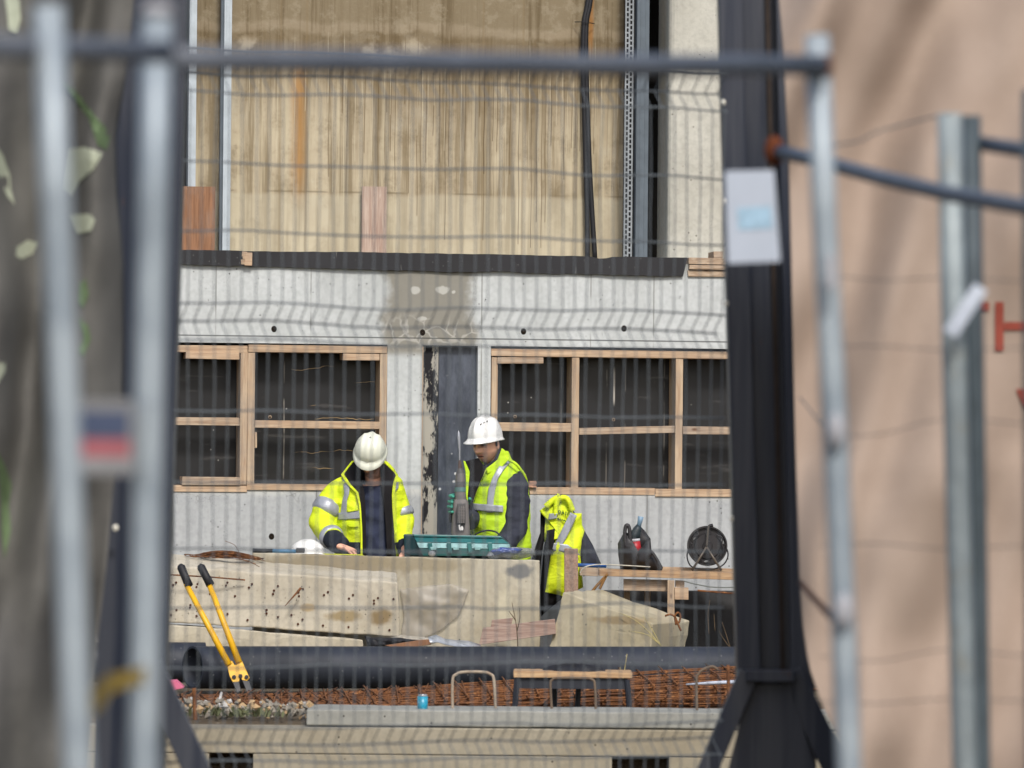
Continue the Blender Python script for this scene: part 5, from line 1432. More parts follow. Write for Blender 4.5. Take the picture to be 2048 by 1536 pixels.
M_HIVIS = Mat("hi_vis_yellow", .65, .3)
c = M_HIVIS.mix(M_HIVIS.ramp(M_HIVIS.noise(9, 4), .35, .7), (.66, .76, .020, 1), (.54, .66, .016, 1))
M_HIVIS.col(c).bump(M_HIVIS.noise(11, 4, .6, M_HIVIS.vmul(M_HIVIS.co, 1, 1, 2.2), .8), .45, .02)
M_HIVIS2 = Mat("hi_vis_lime", .65, .3)
c = M_HIVIS2.mix(M_HIVIS2.ramp(M_HIVIS2.noise(9, 4), .35, .7), (.47, .68, .022, 1), (.38, .58, .018, 1))
M_HIVIS2.col(c).bump(M_HIVIS2.noise(11, 4, .6, M_HIVIS2.vmul(M_HIVIS2.co, 1, 1, 2.0), .8), .4, .02)
M_HIVIS, M_HIVIS2 = M_HIVIS.mat, M_HIVIS2.mat
M_REFL = simple("reflective_tape", (168, 172, 180), .4, .5, k=.8, metal=.2, var=.1, scale=18, bump=.2)
M_LINING = simple("black_lining", (38, 36, 38), .85, .15, k=.6, var=.2)
M_NAVY = simple("navy_cotton", (50, 56, 76), .85, .15, k=.75, var=.2, bump=.3)
M_DARKJ = simple("dark_quilted_jacket", (58, 61, 72), .8, .2, k=.7, var=.25, scale=10, bump=.5)
M_TROU = simple("dark_work_trousers", (48, 50, 58), .85, .15, k=.6, var=.2)
M_BOOT = simple("work_boot", (70, 54, 42), .7, .3, k=.6)
def legs(parent, xs, Y, z_hip, lean=0.0):
    b = MB()
    for x in xs:
        b.tube([Vector((x, Y + .02, z_hip + .06)), Vector((x, Y, z_hip - .1)), Vector((x * 1.0, Y - .02, z_hip * .55)), Vector((x, Y + .02, .25)), Vector((x, Y + .03, .10))], [(.10, .12), (.095, .105), (.075, .08), (.062, .068), (.066, .075)], 16, ref=(0, 1, 0))
    xm = sum(xs) / 2
    b.tube([Vector((xm, Y + .01, z_hip - .06)), Vector((xm, Y + .01, z_hip + .12))], [(.165, .12), (.165, .12)], 18, ref=(0, 1, 0))
    obj("trousers", remeshed(b, .012, 4), M_TROU, parent, smooth=True)
    for x in xs:
        b = MB(); b.tube([Vector((x, Y + .09, .045)), Vector((x, Y - .02, .05)), Vector((x, Y - .14, .038)), Vector((x, Y - .19, .03))], [(.042, .04), (.045, .05), (.048, .038), (.03, .025)], 12, ref=(0, 0, 1)); b.tube([Vector((x, Y + .04, .05)), Vector((x, Y + .04, .17))], .055, 12)
        obj("boot", remeshed(b, .01, 2), M_BOOT, parent, smooth=True)

# ------------------------------------------------------------------ man with bowed head
YL = 35.0; s = S(YL)
m1 = thing("person", Vector((P(740, 900, YL).x, YL, 0)), "man in open yellow hi-vis jacket and white helmet, head bowed over the block", "person")
cxs = lambda py: interp([(940, 744), (1000, 738), (1108, 745)], py)
hc = P(741, 912, YL - .13)
Mh = Matrix.Rotation(R(-6), 3, 'Z') @ Matrix.Rotation(R(6), 3, 'Y') @ Matrix.Rotation(R(38), 3, 'X')
b = MB(); head_mesh(b, hc, Mh)
b.tube([P(750, 985, YL + .02), P(749, 965, YL - .01), P(747, 945, YL - .05), P(745, 925, YL - .06)], [(.075, .07), (.058, .06), (.056, .06), (.05, .06)], 18, ref=(0, 1, 0))
rows = [(968, 748, 34, .08), (978, 746, 56, .105), (1000, 743, 62, .12), (1050, 742, 58, .125), (1100, 743, 54, .12), (1140, 744, 54, .12)]
b.loft([[P(cx_, py, YL + .03) + Vector((a / s * math.cos(q), d * math.sin(q), 0)) for q in [2 * math.pi * k / 28 for k in range(28)]] for py, cx_, a, d in rows])
for x in (P(722, 900, YL).x, P(768, 900, YL).x): b.tube([Vector((x, YL + .03, .86)), Vector((x, YL, .45)), Vector((x, YL + .03, .08))], [.085, .06, .04], 12)
armL = [P(688, 972, YL + .03), P(662, 1005, YL + .0), P(644, 1045, YL - .04), P(658, 1072, YL - .18), P(678, 1090, YL - .34)]
armR = [P(786, 974, YL + .04), P(801, 1010, YL + .03), P(808, 1046, YL + .0), P(807, 1078, YL - .14), P(812, 1100, YL - .3)]
b.tube(crom(armL, 3), [.042] * 6 + [.038] * 3 + [.03] * 4, 12); b.tube(crom(armR, 3), [.034] * 9 + [.03] * 4, 12)
hand(b, P(684, 1094, YL - .38), (.8, -.35, -.25), (.2, .9, -.1), (.15, -.1, 1), curl=.75, sc=1.02)
hand(b, P(813, 1104, YL - .32), (-.1, -.9, -.3), (-1, 0, 0), (0, -.3, 1), curl=.5)
hair1 = ((40, 32, 28), (62, 48, 42), 1.15)
body = body_obj("body", remeshed(b, .0042, 2), m1, hc, Mh, hair1)
# hair at the back and sides, helmet
def hair_shell(parent, c_, M, col):
    b = MB(); head = MB(); head_mesh(head, c_, M); nu = 56
    keep = []
    Mi = M.inverted()
    for f in head.f[:56 * 44]:
        q = sum((Mi @ (head.v[i] - c_) for i in f), Vector()) / len(f)
        if (q.z > .05) or (q.y > .03 and q.z > -.07) or (abs(q.x) > .06 and -.015 < q.y and q.z > -.01): keep.append(f)
    b.v = [c_ + (p - c_) * 1.035 for p in head.v]; b.f = keep; b.m = [0] * len(keep)
    used = sorted({i for f in keep for i in f}); mp = {i: k for k, i in enumerate(used)}
    b.v = [b.v[i] for i in used]; b.f = [[mp[i] for i in f] for f in keep]
    o = obj("hair", b, simple("dark_hair", col, .8, .2, k=.6, var=.3, scale=60), parent, smooth=True); solidify(o, .006, 1)
hair_shell(m1, hc, Mh, (46, 36, 30))
M_HC = simple("cream_helmet_shell", (226, 228, 210), .32, .5, k=.9, var=.04, scale=5)
hel = build_helmet("safety_helmet", m1, hc + Mh @ Vector((0, -.010, .054)), Mh @ Matrix.Rotation(R(8), 3, 'X'), M_HC, a=.098, d=.105, h=.108, visor=.030, rim=.014)
# t-shirt
b = MB()
rows = [(972, 748, 22, .085), (976, 747, 50, .115), (1000, 744, 64, .135), (1050, 743, 62, .142), (1100, 744, 60, .14), (1128, 744, 60, .14)]
b.loft([[P(cx_, py, YL + .03) + Vector((a / s * math.cos(q), d * math.sin(q), 0)) for q in [2 * math.pi * k / 40 for k in range(40)]] for py, cx_, a, d in rows])
obj("shirt", wrinkle(remeshed(b, .009, 5), .016, 5, 10, 2.0), M_NAVY, m1, smooth=True)
# jacket: open shell with two sleeves
def shell(rows, Y, thick, n=44):
    """rows: (py, cx px, half width px, depth m, left opening px, right opening px)"""
    outer, inner = [], []
    for py, cx_, a, d, le, re in rows:
        tl = math.asin(max(-1, min(1, (le - cx_) / a))); tr = math.asin(max(-1, min(1, (re - cx_) / a)))
        A, D = a / s, d; ro, ri = [], []
        for k in range(n + 1):
            th = tl - (tl + 2 * math.pi - tr) * k / n      # from the left edge round the back to the right edge
            for lst, kx in ((ro, 1.0), (ri, 1.0 - thick / A)):
                lst.append(P(cx_, py, Y) + Vector((A * kx * math.sin(th), -D * kx * math.cos(th), 0)))
        outer.append(ro); inner.append(ri)
    b = MB(); m_ = n + 1; rings = [o + i[::-1] for o, i in zip(outer, inner)]
    b.loft(rings, caps=True); return b
rowsJ = [(922, 741, 34, .105, 712, 766), (934, 741, 42, .12, 704, 776), (950, 741, 52, .135, 700, 784), (962, 740, 64, .15, 706, 787), (975, 738, 72, .16, 713, 785), (1000, 737, 74, .17, 720, 784), (1040, 738, 72, .175, 723, 785), (1080, 742, 72, .175, 724, 789), (1110, 745, 74, .175, 723, 794), (1150, 746, 76, .175, 722, 796)]
b = shell(rowsJ, YL + .03, .03)
slL = crom([P(694, 966, YL + .03), P(672, 985, YL + .01), P(652, 1022, YL - .02), P(644, 1046, YL - .05), P(656, 1066, YL - .16), P(668, 1080, YL - .26)], 4)
rL = [.058, .062, .066, .069, .072, .074, .076, .077, .078, .077, .077, .078, .078, .076, .073, .07, .067, .064, .062, .060, .058]
slR = crom([P(784, 968, YL + .04), P(794, 990, YL + .03), P(803, 1022, YL + .02), P(808, 1044, YL + .0), P(806, 1070, YL - .1), P(809, 1092, YL - .22)], 4)
rR = [.050, .052, .054, .056, .058, .059, .06, .062, .06, .06, .06, .06, .06, .058, .056, .055, .054, .053, .052, .05, .05]
b.tube(slL, rL, 20); b.tube(slR, rR, 20)
jk = remeshed(b, .008, 5); wrinkle(jk, .012, 5, 12, 4.0)
ns = normals_of(jk); jm = []
for f in jk.f:
    p = sum((jk.v[i] for i in f), Vector()) / len(f); n = ns[f[0]]
    zz_ = CAM_Z + 0; px = 1024 + (p.x - P(1024, 900, YL).x) * s; 
    cax = P(cxs(1000), 1000, YL); dv = Vector((p.x - cax.x, p.y - (YL + .03), 0))
    inner = n.x * dv.x + n.y * dv.y < 0 and abs(dv.x) < .16 and p.y > YL - .16
    zhem = P(740, 1083, YL).z
    if inner: jm.append(1)
    elif p.z < zhem and abs(dv.x) < .20: jm.append(2)
    else: jm.append(0)
jk.m = jm
M_NAVYH = simple("navy_hem", (40, 46, 58), .8, .2, k=.65)
jacket = obj("jacket", jk, [M_HIVIS, M_LINING, M_NAVYH], m1, smooth=True)
def fl(py_cx):
    def f(px, py):
        r = rowsJ; cx_ = interp([(q[0], q[1]) for q in r], py); a = interp([(q[0], q[2]) for q in r], py); d = interp([(q[0], q[3]) for q in r], py)
        t = max(-.98, min(.98, (px - cx_) / a)); return YL + .03 - d * math.sqrt(1 - t * t)
    return f
dJ = fl(0)
o_ = obj("lining", strip([(707, 925), (688, 949), (700, 967), (716, 985), (721, 1010), (724, 1060), (725, 1115)], [(722, 930), (722, 950), (725, 968), (729, 985), (731, 1010), (732, 1060), (733, 1115)], dJ, .006), M_LINING, jacket, smooth=True); solidify(o_, .01, 1)
o_ = obj("lining", strip([(760, 938), (762, 952), (763, 968), (765, 990), (768, 1020), (771, 1060), (774, 1115)], [(769, 927), (792, 950), (786, 968), (784, 990), (785, 1020), (788, 1060), (793, 1115)], dJ, .006), M_LINING, jacket, smooth=True); solidify(o_, .01, 1)
o_ = obj("collar_edge", strip([(704, 922), (682, 949), (695, 969), (713, 986), (719, 1012), (722, 1060), (722, 1116)], [(709, 924), (689, 949), (701, 968), (717, 985), (722, 1011), (725, 1060), (725.5, 1116)], dJ, .014), M_HIVIS, jacket, smooth=True); solidify(o_, .012, 1)
o_ = obj("collar_edge", strip([(767, 926), (791, 950), (785, 968), (783, 990), (784, 1020), (787, 1060), (792, 1116)], [(772, 925), (796, 950), (790, 968), (788, 990), (789, 1020), (791, 1060), (796, 1116)], dJ, .014), M_HIVIS, jacket, smooth=True); solidify(o_, .012, 1)
o_ = obj("reflective_band", strip([(685, 955), (687, 972), (689, 986), (685, 1000), (682, 1020), (679, 1040)], [(698, 953), (699, 972), (698, 988), (694, 1000), (693, 1020), (692, 1040)], dJ, .013), M_REFL, jacket, smooth=True); solidify(o_, .003)
o_ = obj("reflective_band", strip([(676, 1026), (675, 1040)], [(722, 1021), (722, 1037)], dJ, .016, 6, 16), M_REFL, jacket, smooth=True); solidify(o_, .003)
o_ = obj("reflective_band", strip([(787, 966), (789, 985)], [(797, 964), (797, 976)], dJ, .015, 6, 6), M_REFL, jacket, smooth=True); solidify(o_, .003)
for l_, r_2, yy in (([(694, 1020), (696, 1024)], [(716, 1017), (716, 1021)], 0), ([(695, 1050), (697, 1054)], [(716, 1050), (716, 1054)], 0)):
    o_ = obj("pocket_flap", strip(l_, r_2, dJ, .02, 4, 8), M_HIVIS, jacket, smooth=True); solidify(o_, .008)
def ring_band(path, rad, t0, t1, name, m, par, extra=.006):
    n_ = len(path) - 1; pts = []; rr = []
    for i in range(7):
        t = (t0 + (t1 - t0) * i / 6) * n_; k_ = min(int(t), n_ - 1); f = t - k_
        pts.append(path[k_].lerp(path[k_ + 1], f)); rr.append(rad[k_] + (rad[k_ + 1] - rad[k_]) * f + extra * (.1, .8, 1, 1, 1, .8, .1)[i])
    return obj(name, MB().tube(pts, rr, 26, caps=False), m, par, smooth=True)
ring_band(slL, rL, .30, .44, "reflective_band", M_REFL, jacket, .017)
ring_band(slL, rL, .86, .95, "reflective_band", M_REFL, jacket, .017)
ring_band(slR, rR, .36, .50, "reflective_band", M_REFL, jacket, .017)
cuff = MB().tube([P(664, 1076, YL - .24), P(675, 1087, YL - .32), P(684, 1093, YL - .37)], [.062, .064, .055], 20)
obj("cuff", wrinkle(remeshed(cuff, .008, 4), .006), M_NAVYH, jacket, smooth=True)
cuff = MB().tube([P(808, 1088, YL - .2), P(812, 1100, YL - .28)], [.052, .05], 16); obj("cuff", cuff, M_NAVYH, jacket, smooth=True)
legs(m1, (P(722, 900, YL).x, P(768, 900, YL).x), YL + .03, .84)

# ------------------------------------------------------------------ man with the breaker
YR_ = 35.25; s = S(YR_)
m2 = thing("person", Vector((P(1000, 900, YR_).x, YR_, 0)), "man in lime hi-vis vest over a dark jacket holding an upright breaker drill", "person")
hc2 = P(973, 889, YR_ - .06)
Mh2 = Matrix.Rotation(R(-35), 3, 'Z') @ Matrix.Rotation(R(10), 3, 'X')
b = MB(); head_mesh(b, hc2, Mh2)
b.tube([P(995, 962, YR_ + .03), P(990, 940, YR_ + .0), P(985, 920, YR_ - .01), P(982, 900, YR_ - .02)], [(.085, .08), (.062, .066), (.058, .062), (.055, .06)], 18, ref=(0, 1, 0))
rowsB = [(938, 1000, 34, .09), (948, 1002, 50, .115), (975, 1002, 54, .13), (1020, 1000, 52, .14), (1070, 1000, 52, .14), (1110, 1002, 52, .13), (1140, 1003, 52, .12)]
b.loft([[P(cx_, py, YR_ + .03) + Vector((a / s * math.cos(q), d * math.sin(q), 0)) for q in [2 * math.pi * k / 28 for k in range(28)]] for py, cx_, a, d in rowsB])
for x in (P(978, 900, YR_).x, P(1024, 900, YR_).x): b.tube([Vector((x, YR_ + .03, .86)), Vector((x, YR_, .45)), Vector((x, YR_ + .03, .08))], [.085, .06, .04], 12)
a2R = [P(1040, 965, YR_ + .02), P(1044, 1010, YR_ + .03), P(1042, 1050, YR_ + .0), P(1024, 1078, YR_ - .14), P(1004, 1086, YR_ - .3)]
a2L = [P(960, 965, YR_ + .05), P(948, 1010, YR_ + .04), P(944, 1040, YR_ - .05), P(932, 1030, YR_ - .28), P(922, 1010, YR_ - .40)]
b.tube(crom(a2R, 3), [.05] * 6 + [.042] * 3 + [.032] * 4, 12); b.tube(crom(a2L, 3), [.045] * 6 + [.036] * 3 + [.026] * 4, 12)
hand(b, P(1000, 1086, YR_ - .34), (-.7, -.6, -.2), (.4, -.6, 0), (0, -.1, 1), curl=.6)
hair2 = ((54, 44, 40), (112, 88, 78), .95)
body_obj("body", remeshed(b, .0042, 2), m2, hc2, Mh2, hair2)
hair_shell(m2, hc2, Mh2, (56, 46, 42))
hel2 = build_helmet("safety_helmet", m2, hc2 + Mh2 @ Vector((0, -.006, .047)), Mh2 @ Matrix.Rotation(R(-5), 3, 'X'), M_HW, a=.104, d=.122, h=.132, visor=.044, rim=.012)
for q in range(3):
    p = hc2 + Mh2 @ Vector((-.020 + .0, 0, 0)); px, py = (962, 968, 974)[q], (849, 846, 843.5)[q]
    # vent slots sit on the shell: walk from the outside in along the camera direction
    cpos = hc2 + Mh2 @ Vector((0, -.006, .047)); best = min((v for v in [cpos + Mh2 @ (Vector((.104 * math.cos(e) * math.sin(a_), -.124 * math.cos(e) * math.cos(a_), .136 * math.sin(e)))) for e in [.3 + .03 * i for i in range(38)] for a_ in [-1.6 + .05 * i for i in range(70)]]), key=lambda v: (v.x - P(px, py, v.y).x) ** 2 + (v.z - P(px, py, v.y).z) ** 2 + (v.y - cpos.y) * .0005)
    obj("vent_slot", MB().ell(best + Vector((0, -.002, 0)), (.004, .006, .008), Matrix.Rotation(R(30), 3, 'Y')), M_HOLE, hel2, smooth=True)
# dark jacket underneath with its sleeves
b = MB()
rows = [(934, 996, 30, .09), (944, 1000, 50, .125), (975, 1002, 56, .145), (1020, 1000, 54, .15), (1070, 1001, 54, .15), (1100, 1002, 54, .145)]
b.loft([[P(cx_, py, YR_ + .03) + Vector((a / s * math.cos(q), d * math.sin(q), 0)) for q in [2 * math.pi * k / 36 for k in range(36)]] for py, cx_, a, d in rows])
sl2 = crom([P(1030, 957, YR_ - .045), P(1034, 982, YR_ - .085), P(1033, 1025, YR_ - .095), P(1028, 1058, YR_ - .11), P(1016, 1080, YR_ - .2), P(1004, 1086, YR_ - .3)], 4)
r2 = [.060, .066, .072, .075, .077, .078, .079, .08, .08, .08, .079, .078, .076, .073, .07, .067, .063, .06, .057, .054, .05]
b.tube(sl2, r2, 20)
sl3 = crom([P(962, 962, YR_ + .06), P(950, 990, YR_ + .05), P(945, 1030, YR_ - .04), P(936, 1042, YR_ - .18), P(924, 1026, YR_ - .36)], 4)
b.tube(sl3, [.06] * 9 + [.055] * 4 + [.048] * 4, 16)
obj("jacket", wrinkle(remeshed(b, .008, 4), .012, 5, 13, 9.0), M_DARKJ, m2, smooth=True)
# vest shell, open to the front left
rowsV = [(900, 985, 28, .085, 962, 1006), (912, 986, 30, .09, 962, 1000), (925, 990, 36, .11, 966, 985), (935, 994, 42, .13, 966, 972), (948, 998, 50, .15, 957, 966), (975, 1000, 56, .168, 948, 955), (1010, 1000, 60, .175, 942, 945), (1050, 1000, 60, .178, 940.5, 942), (1080, 1003, 58, .178, 945.5, 947), (1120, 1004, 58, .178, 946.5, 948)]
rowsV = [(903, 990, 27, .085, 970, 1002)] + rowsV[2:]
b = shell([(py, cx_, a, d, le, re) for py, cx_, a, d, le, re in rowsV], YR_ + .03, .02)
vs = remeshed(b, .0075, 4); wrinkle(vs, .011, 5, 10, 12.0)
ns = normals_of(vs); vm = []
armh = [(1016, 940), (1050, 950), (1060, 990), (1060, 1120), (1012, 1120), (1003, 1060), (1003, 1000), (1008, 965)]
for f in vs.f:
    p = sum((vs.v[i] for i in f), Vector()) / len(f); n = ns[f[0]]
    dv = Vector((p.x - P(1000, 1000, YR_).x, p.y - (YR_ + .03), 0)); vm.append(1 if n.x * dv.x + n.y * dv.y < 0 else 0)
vs.m = vm
vest = obj("vest", vs, [M_HIVIS2, M_LINING], m2, smooth=True)
def dV(px, py):
    r = rowsV; cx_ = interp([(q[0], q[1]) for q in r], py); a = interp([(q[0], q[2]) for q in r], py); d = interp([(q[0], q[3]) for q in r], py)
    t = max(-.98, min(.98, (px - cx_) / a)); return YR_ + .03 - d * math.sqrt(1 - t * t)
Z2 = lambda l: [(x / 4.655 + 880, y / 4.655 + 800) for x, y in l]
# the other front of the vest, hanging open: lining, then a thin lime edge
dF = lambda px, py: min(dV(px, py), YR_ - .10 - (960 - px) / s * .35)
o_ = obj("lining", strip(Z2([(228, 572), (268, 668), (258, 780), (250, 900), (262, 1010), (280, 1060)]), Z2([(352, 540), (428, 640), (372, 760), (325, 880), (297, 975), (284, 1066)]), dF, .008), M_LINING, vest, smooth=True); solidify(o_, .01, 1)
o_ = obj("collar_edge", strip(Z2([(216, 566), (236, 668), (240, 760), (238, 860), (246, 930)]), Z2([(230, 570), (274, 668), (264, 780), (254, 890), (256, 940)]), dF, .02), M_HIVIS2, vest, smooth=True); solidify(o_, .008, 1)
o_ = obj("collar", strip(Z2([(575, 448), (556, 500), (535, 555), (480, 600), (424, 640)]), Z2([(604, 468), (604, 520), (640, 556), (560, 640), (440, 690)]), lambda px, py: YR_ - .085, .012, 20, 8), M_HIVIS2, vest, smooth=True); solidify(o_, .012, 1)
o_ = obj("collar_lining", strip(Z2([(555, 440), (530, 500), (500, 555), (440, 600), (400, 630)]), Z2([(576, 450), (558, 502), (537, 556), (482, 602), (426, 642)]), lambda px, py: YR_ - .07, .012, 20, 6), M_DARKJ, vest, smooth=True); solidify(o_, .012, 1)
o_ = obj("reflective_band", strip(Z2([(600, 560), (540, 630), (490, 720), (450, 830), (440, 930), (432, 1046)]), Z2([(668, 566), (600, 640), (540, 730), (515, 830), (500, 930), (494, 1046)]), dV, .016, 24, 6), M_REFL, vest, smooth=True); solidify(o_, .003)
o_ = obj("reflective_band", strip(Z2([(306, 962), (296, 1025)]), Z2([(588, 984), (588, 1046)]), dV, .018, 6, 20), M_REFL, vest, smooth=True); solidify(o_, .003)
o_ = obj("zip_edge", strip(Z2([(424, 640), (368, 760), (328, 880), (298, 960), (278, 1080), (284, 1245)]), Z2([(436, 646), (378, 766), (338, 884), (308, 964), (290, 1082), (296, 1245)]), dV, .014, 24, 4), simple("lime_piping", (222, 240, 90), .5, .4, k=.85), vest, smooth=True); solidify(o_, .006, 1)
o_ = obj("chest_logo", strip(Z2([(375, 752), (360, 778)]), Z2([(470, 748), (450, 776)]), dV, .0135, 4, 8), simple("faint_green_print", (150, 186, 40), .7, .2, k=.8, var=.3, scale=60), vest, smooth=True)
# vest back panel showing behind the sleeve
o_ = obj("armhole_edge", MB().tube(crom([P(*q, yy) for q, yy in zip(Z2([(640, 560), (700, 590), (745, 640), (785, 700), (810, 780), (818, 900)]), (YR_ - .1, YR_ - .11, YR_ - .1, YR_ - .08, YR_ - .04, YR_))], 5), .009, 8), M_HIVIS2, vest, smooth=True)
legs(m2, (P(978, 900, YR_).x, P(1024, 900, YR_).x), YR_ + .03, .84)
# glove fingers round the drill
M_GLOVE = simple("green_glove", (78, 168, 146), .7, .3, k=.75, var=.15, scale=40)
YD = 34.8
b = MB()
hb = P(921, 1008, YD + .085)
b.tube([P(926, 1034, YD + .13), P(922, 1020, YD + .10), P(920, 1004, YD + .09), P(920, 992, YD + .08)], [(.026, .022), (.036, .018), (.040, .016), (.034, .012)], 14, ref=(0, 1, 0))
for i, py in enumerate((990, 1001, 1011, 1021)):
    e = (0, -2, -3, -1)[i]
    finger(b, [P(918, py, YD + .085), P(906 + e, py + 1, YD + .07), P(900 + e, py + 2, YD + .03), P(902 + e, py + 3, YD - .01), P(907 + e, py + 3, YD - .045)], .0135)
finger(b, [P(928, 1012, YD + .09), P(938, 1004, YD + .075), P(941, 999, YD + .03), P(939, 997, YD - .01)], .0135)
gl = obj("glove", remeshed(b, .004, 2), M_GLOVE, m2, smooth=True)

# ------------------------------------------------------------------ breaker drill
dr_ = thing("breaker_drill", P(921, 1110, YD), "grimy grey rotary breaker held bit up beside the man in the vest", "drill")
ZD = lambda x, y, dy=0: P(x / 4.655 + 880, y / 4.655 + 800, YD + dy)
def dl(sec, m, name, sq=0, bev=0):
    pts = [ZD(x, y) for x, y, r in sec]; sD = S(YD) * 4.655
    return obj(name, MB().tube(pts, [r / sD for x, y, r in sec], 20), m, dr_, autos=40)
M_BIT = simple("polished_bit", (186, 188, 194), .35, .5, metal=.5, k=.85)
M_GRIME = simple("grimy_plastic", (124, 119, 116), .6, .35, k=.72, dirt=(126, 118, 112), bump=.2)
M_GRIMD = simple("grimy_dark_plastic", (98, 95, 94), .6, .35, k=.68, dirt=(110, 104, 98))
dl([(172, 286, 3), (174, 310, 10), (175, 340, 14), (178, 400, 12), (182, 470, 8), (183, 570, 6)], M_BIT, "chisel_bit")
dl([(183, 560, 8), (184, 585, 15), (185, 640, 18)], simple("rusty_shank", (104, 80, 70), .7, .3, k=.65), "shank")
dl([(186, 636, 18), (187, 660, 32), (188, 690, 38)], M_GRIMD, "chuck")
dl([(188, 684, 42), (189, 760, 45)], simple("worn_steel_sleeve", (128, 124, 122), .5, .4, k=.7, metal=.2), "chuck_sleeve")
dl([(189, 758, 44), (189, 812, 46)], M_GRIMD, "chuck_base")
dl([(188, 812, 52), (188, 852, 54)], simple("teal_collar", (96, 130, 128), .5, .4, k=.7), "collar_ring")
dl([(188, 850, 50), (190, 935, 54)], M_GRIME, "barrel")
b = MB(); sD = S(YD) * 4.655
rings = []
for x, y, rx, rd in ((192, 926, 62, 56), (193, 950, 72, 66), (192, 1040, 76, 70), (191, 1120, 82, 74), (192, 1180, 86, 78), (192, 1260, 88, 78), (192, 1420, 80, 70)):
    c_ = ZD(x, y); rings.append([c_ + Vector((rx / sD * math.copysign(abs(math.cos(q)) ** .6, math.cos(q)), rd / sD * math.copysign(abs(math.sin(q)) ** .6, math.sin(q)), 0)) for q in [2 * math.pi * k / 32 for k in range(32)]])
b.loft(rings); obj("motor_housing", b, M_GRIME, dr_, autos=40)
b = MB()
b.prism([ZD(160, 965, -.115), ZD(238, 962, -.115), ZD(240, 1150, -.115), ZD(160, 1150, -.115)], (0, .06, 0)); obj("vent_panel", b, M_GRIMD, dr_, bevel=.004)
b = MB()
for i in range(9):
    y = 1005 + i * 14; b.prism([ZD(166, y, -.119), ZD(232, y - 2, -.119), ZD(232, y + 3, -.119), ZD(166, y + 5, -.119)], (0, .006, 0))
for xx in (180, 198, 216): b.prism([ZD(xx, 990, -.119), ZD(xx + 4, 990, -.119), ZD(xx + 4, 1145, -.119), ZD(xx, 1145, -.119)], (0, .005, 0))
obj("vent_grille", b, simple("grille_grey", (150, 144, 140), .6, .3, k=.7), dr_)
b = MB()
for l in ([(172, 1165), (184, 1160), (190, 1185), (206, 1170), (218, 1190), (216, 1212), (190, 1214), (178, 1208)],):
    b.prism([ZD(x, y, -.126) for x, y in l], (0, .006, 0))
obj("white_mark", b, simple("white_paint_mark", (216, 214, 210), .6, .3, k=.85), dr_)
obj("side_grip", MB().tube([ZD(110, 1035, .02), ZD(98, 1080, .0), ZD(105, 1140, -.0)], .012, 8), M_BLACKP, dr_, smooth=True)
obj("trigger_handle", MB().tube(crom([ZD(150, 1410), ZD(130, 1500), ZD(190, 1540), ZD(250, 1500), ZD(235, 1410)], 4), .016, 10), M_BLACKP, dr_, smooth=True)

# ------------------------------------------------------------------ jacket with vest hanging on the wall
HJ = lambda l, Y=35.72: [P(x / 4.655 + 1040, y / 4.655 + 960, Y) for x, y in l]
hj = thing("hanging_jacket", P(1130, 1240, 35.72), "yellow hi-vis vest over a dark jacket hung from a nail below the window", "jacket")
hz2 = lambda l: zz(l)
obj("jacket_body", pillow(hz2([(200, 300), (300, 200), (420, 180), (520, 320), (600, 480), (580, 800), (560, 1010), (420, 1080), (300, 1180), (195, 1270), (190, 1000), (215, 700), (240, 480)]), 35.76, .07, crease=.03), M_LINING, hj, smooth=True)
obj("sleeve", pillow(hz2([(190, 290), (240, 330), (245, 470), (215, 620), (195, 760), (185, 960), (150, 800), (105, 745), (150, 600), (210, 430)]), 35.70, .05, crease=.03, seed=4), M_LINING, hj, smooth=True)
obj("sleeve", pillow(hz2([(560, 450), (600, 470), (680, 610), (755, 780), (690, 850), (590, 900), (560, 760), (550, 600)]), 35.72, .05, crease=.03, seed=6), M_DARKJ, hj, smooth=True)
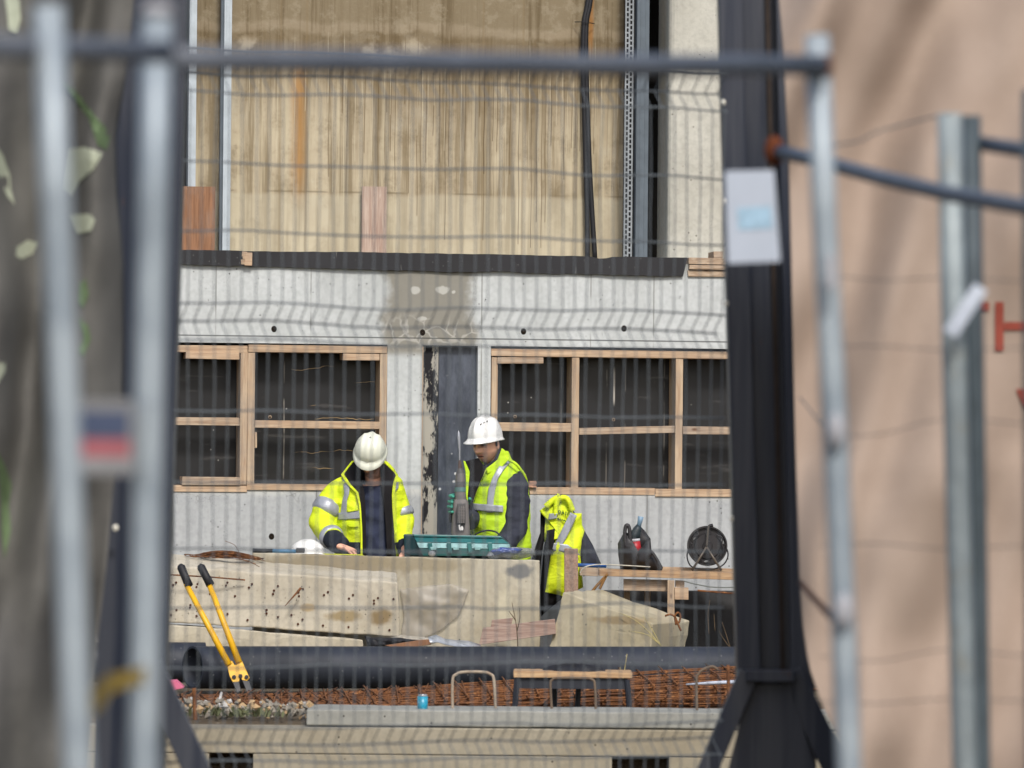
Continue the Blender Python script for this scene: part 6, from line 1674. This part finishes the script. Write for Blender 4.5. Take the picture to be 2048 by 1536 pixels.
vst = obj("vest", pillow(hz2([(180, 288), (235, 245), (330, 150), (420, 165), (475, 230), (495, 310), (575, 310), (578, 415), (602, 470), (575, 560), (562, 700), (590, 1000), (520, 1030), (400, 1078), (232, 1042), (250, 860), (290, 650), (312, 560), (255, 480), (225, 580), (232, 420), (240, 310)]), 35.66, .06, crease=.035, seed=2, nr=10), M_HIVIS, hj, smooth=True)
obj("open_front", pillow(hz2([(250, 470), (325, 452), (318, 580), (290, 680), (262, 850), (235, 1040), (225, 900), (235, 640)]), 35.595, .018, crease=.01, seed=12), M_LINING, hj, smooth=True)
dHv = lambda px, py: 35.588 + .03 * (abs(px - 1128) / 40) ** 2
o_ = obj("reflective_band", strip(hz2([(470, 300), (420, 400), (370, 500), (320, 600), (305, 660)]), hz2([(530, 330), (480, 440), (430, 540), (385, 620), (365, 665)]), dHv, .006, 20, 6), M_REFL, vst, smooth=True); solidify(o_, .004)
o_ = obj("reflective_band", strip(hz2([(300, 585), (300, 648)]), hz2([(440, 600), (572, 705)]), dHv, .008, 6, 16), M_REFL, vst, smooth=True); solidify(o_, .004)
o_ = obj("reflective_band", strip(hz2([(272, 312), (264, 372)]), hz2([(345, 312), (342, 356)]), dHv, .008, 6, 10), M_REFL, vst, smooth=True); solidify(o_, .004)
obj("hood_fold", MB().tube(crom(HJ([(330, 330), (345, 200), (400, 165), (450, 190), (490, 290)], 35.6), 5), [.018] * 21, 10), M_HIVIS, vst, smooth=True)
obj("hood_fold", MB().tube(crom(HJ([(240, 250), (300, 195), (352, 165)], 35.61), 5), [.02] * 11, 10), M_HIVIS, vst, smooth=True)
b = MB()     # green lettering on the back: a short word and a signature line
def gl_(poly, b=b): b.tube([p for p in HJ(poly, 35.592)], .0035, 5)
gl_([(352, 300), (362, 285), (378, 290), (374, 310), (356, 312), (352, 300)])
gl_([(388, 316), (398, 284), (410, 320)]); gl_([(392, 306), (408, 308)])
gl_([(428, 294), (426, 328)]); gl_([(446, 300), (444, 332)])
gl_([(345, 366), (356, 352), (364, 372), (374, 360), (384, 378), (392, 364), (404, 384), (414, 372), (424, 388)])
obj("green_lettering", b, simple("dark_green_print", (34, 86, 60), .7, .2, k=.7), vst)
obj("nail_loop", MB().tube(HJ([(352, 160), (350, 128), (362, 128), (366, 160)], 35.68), .004, 6), M_HIVIS, hj, smooth=True)
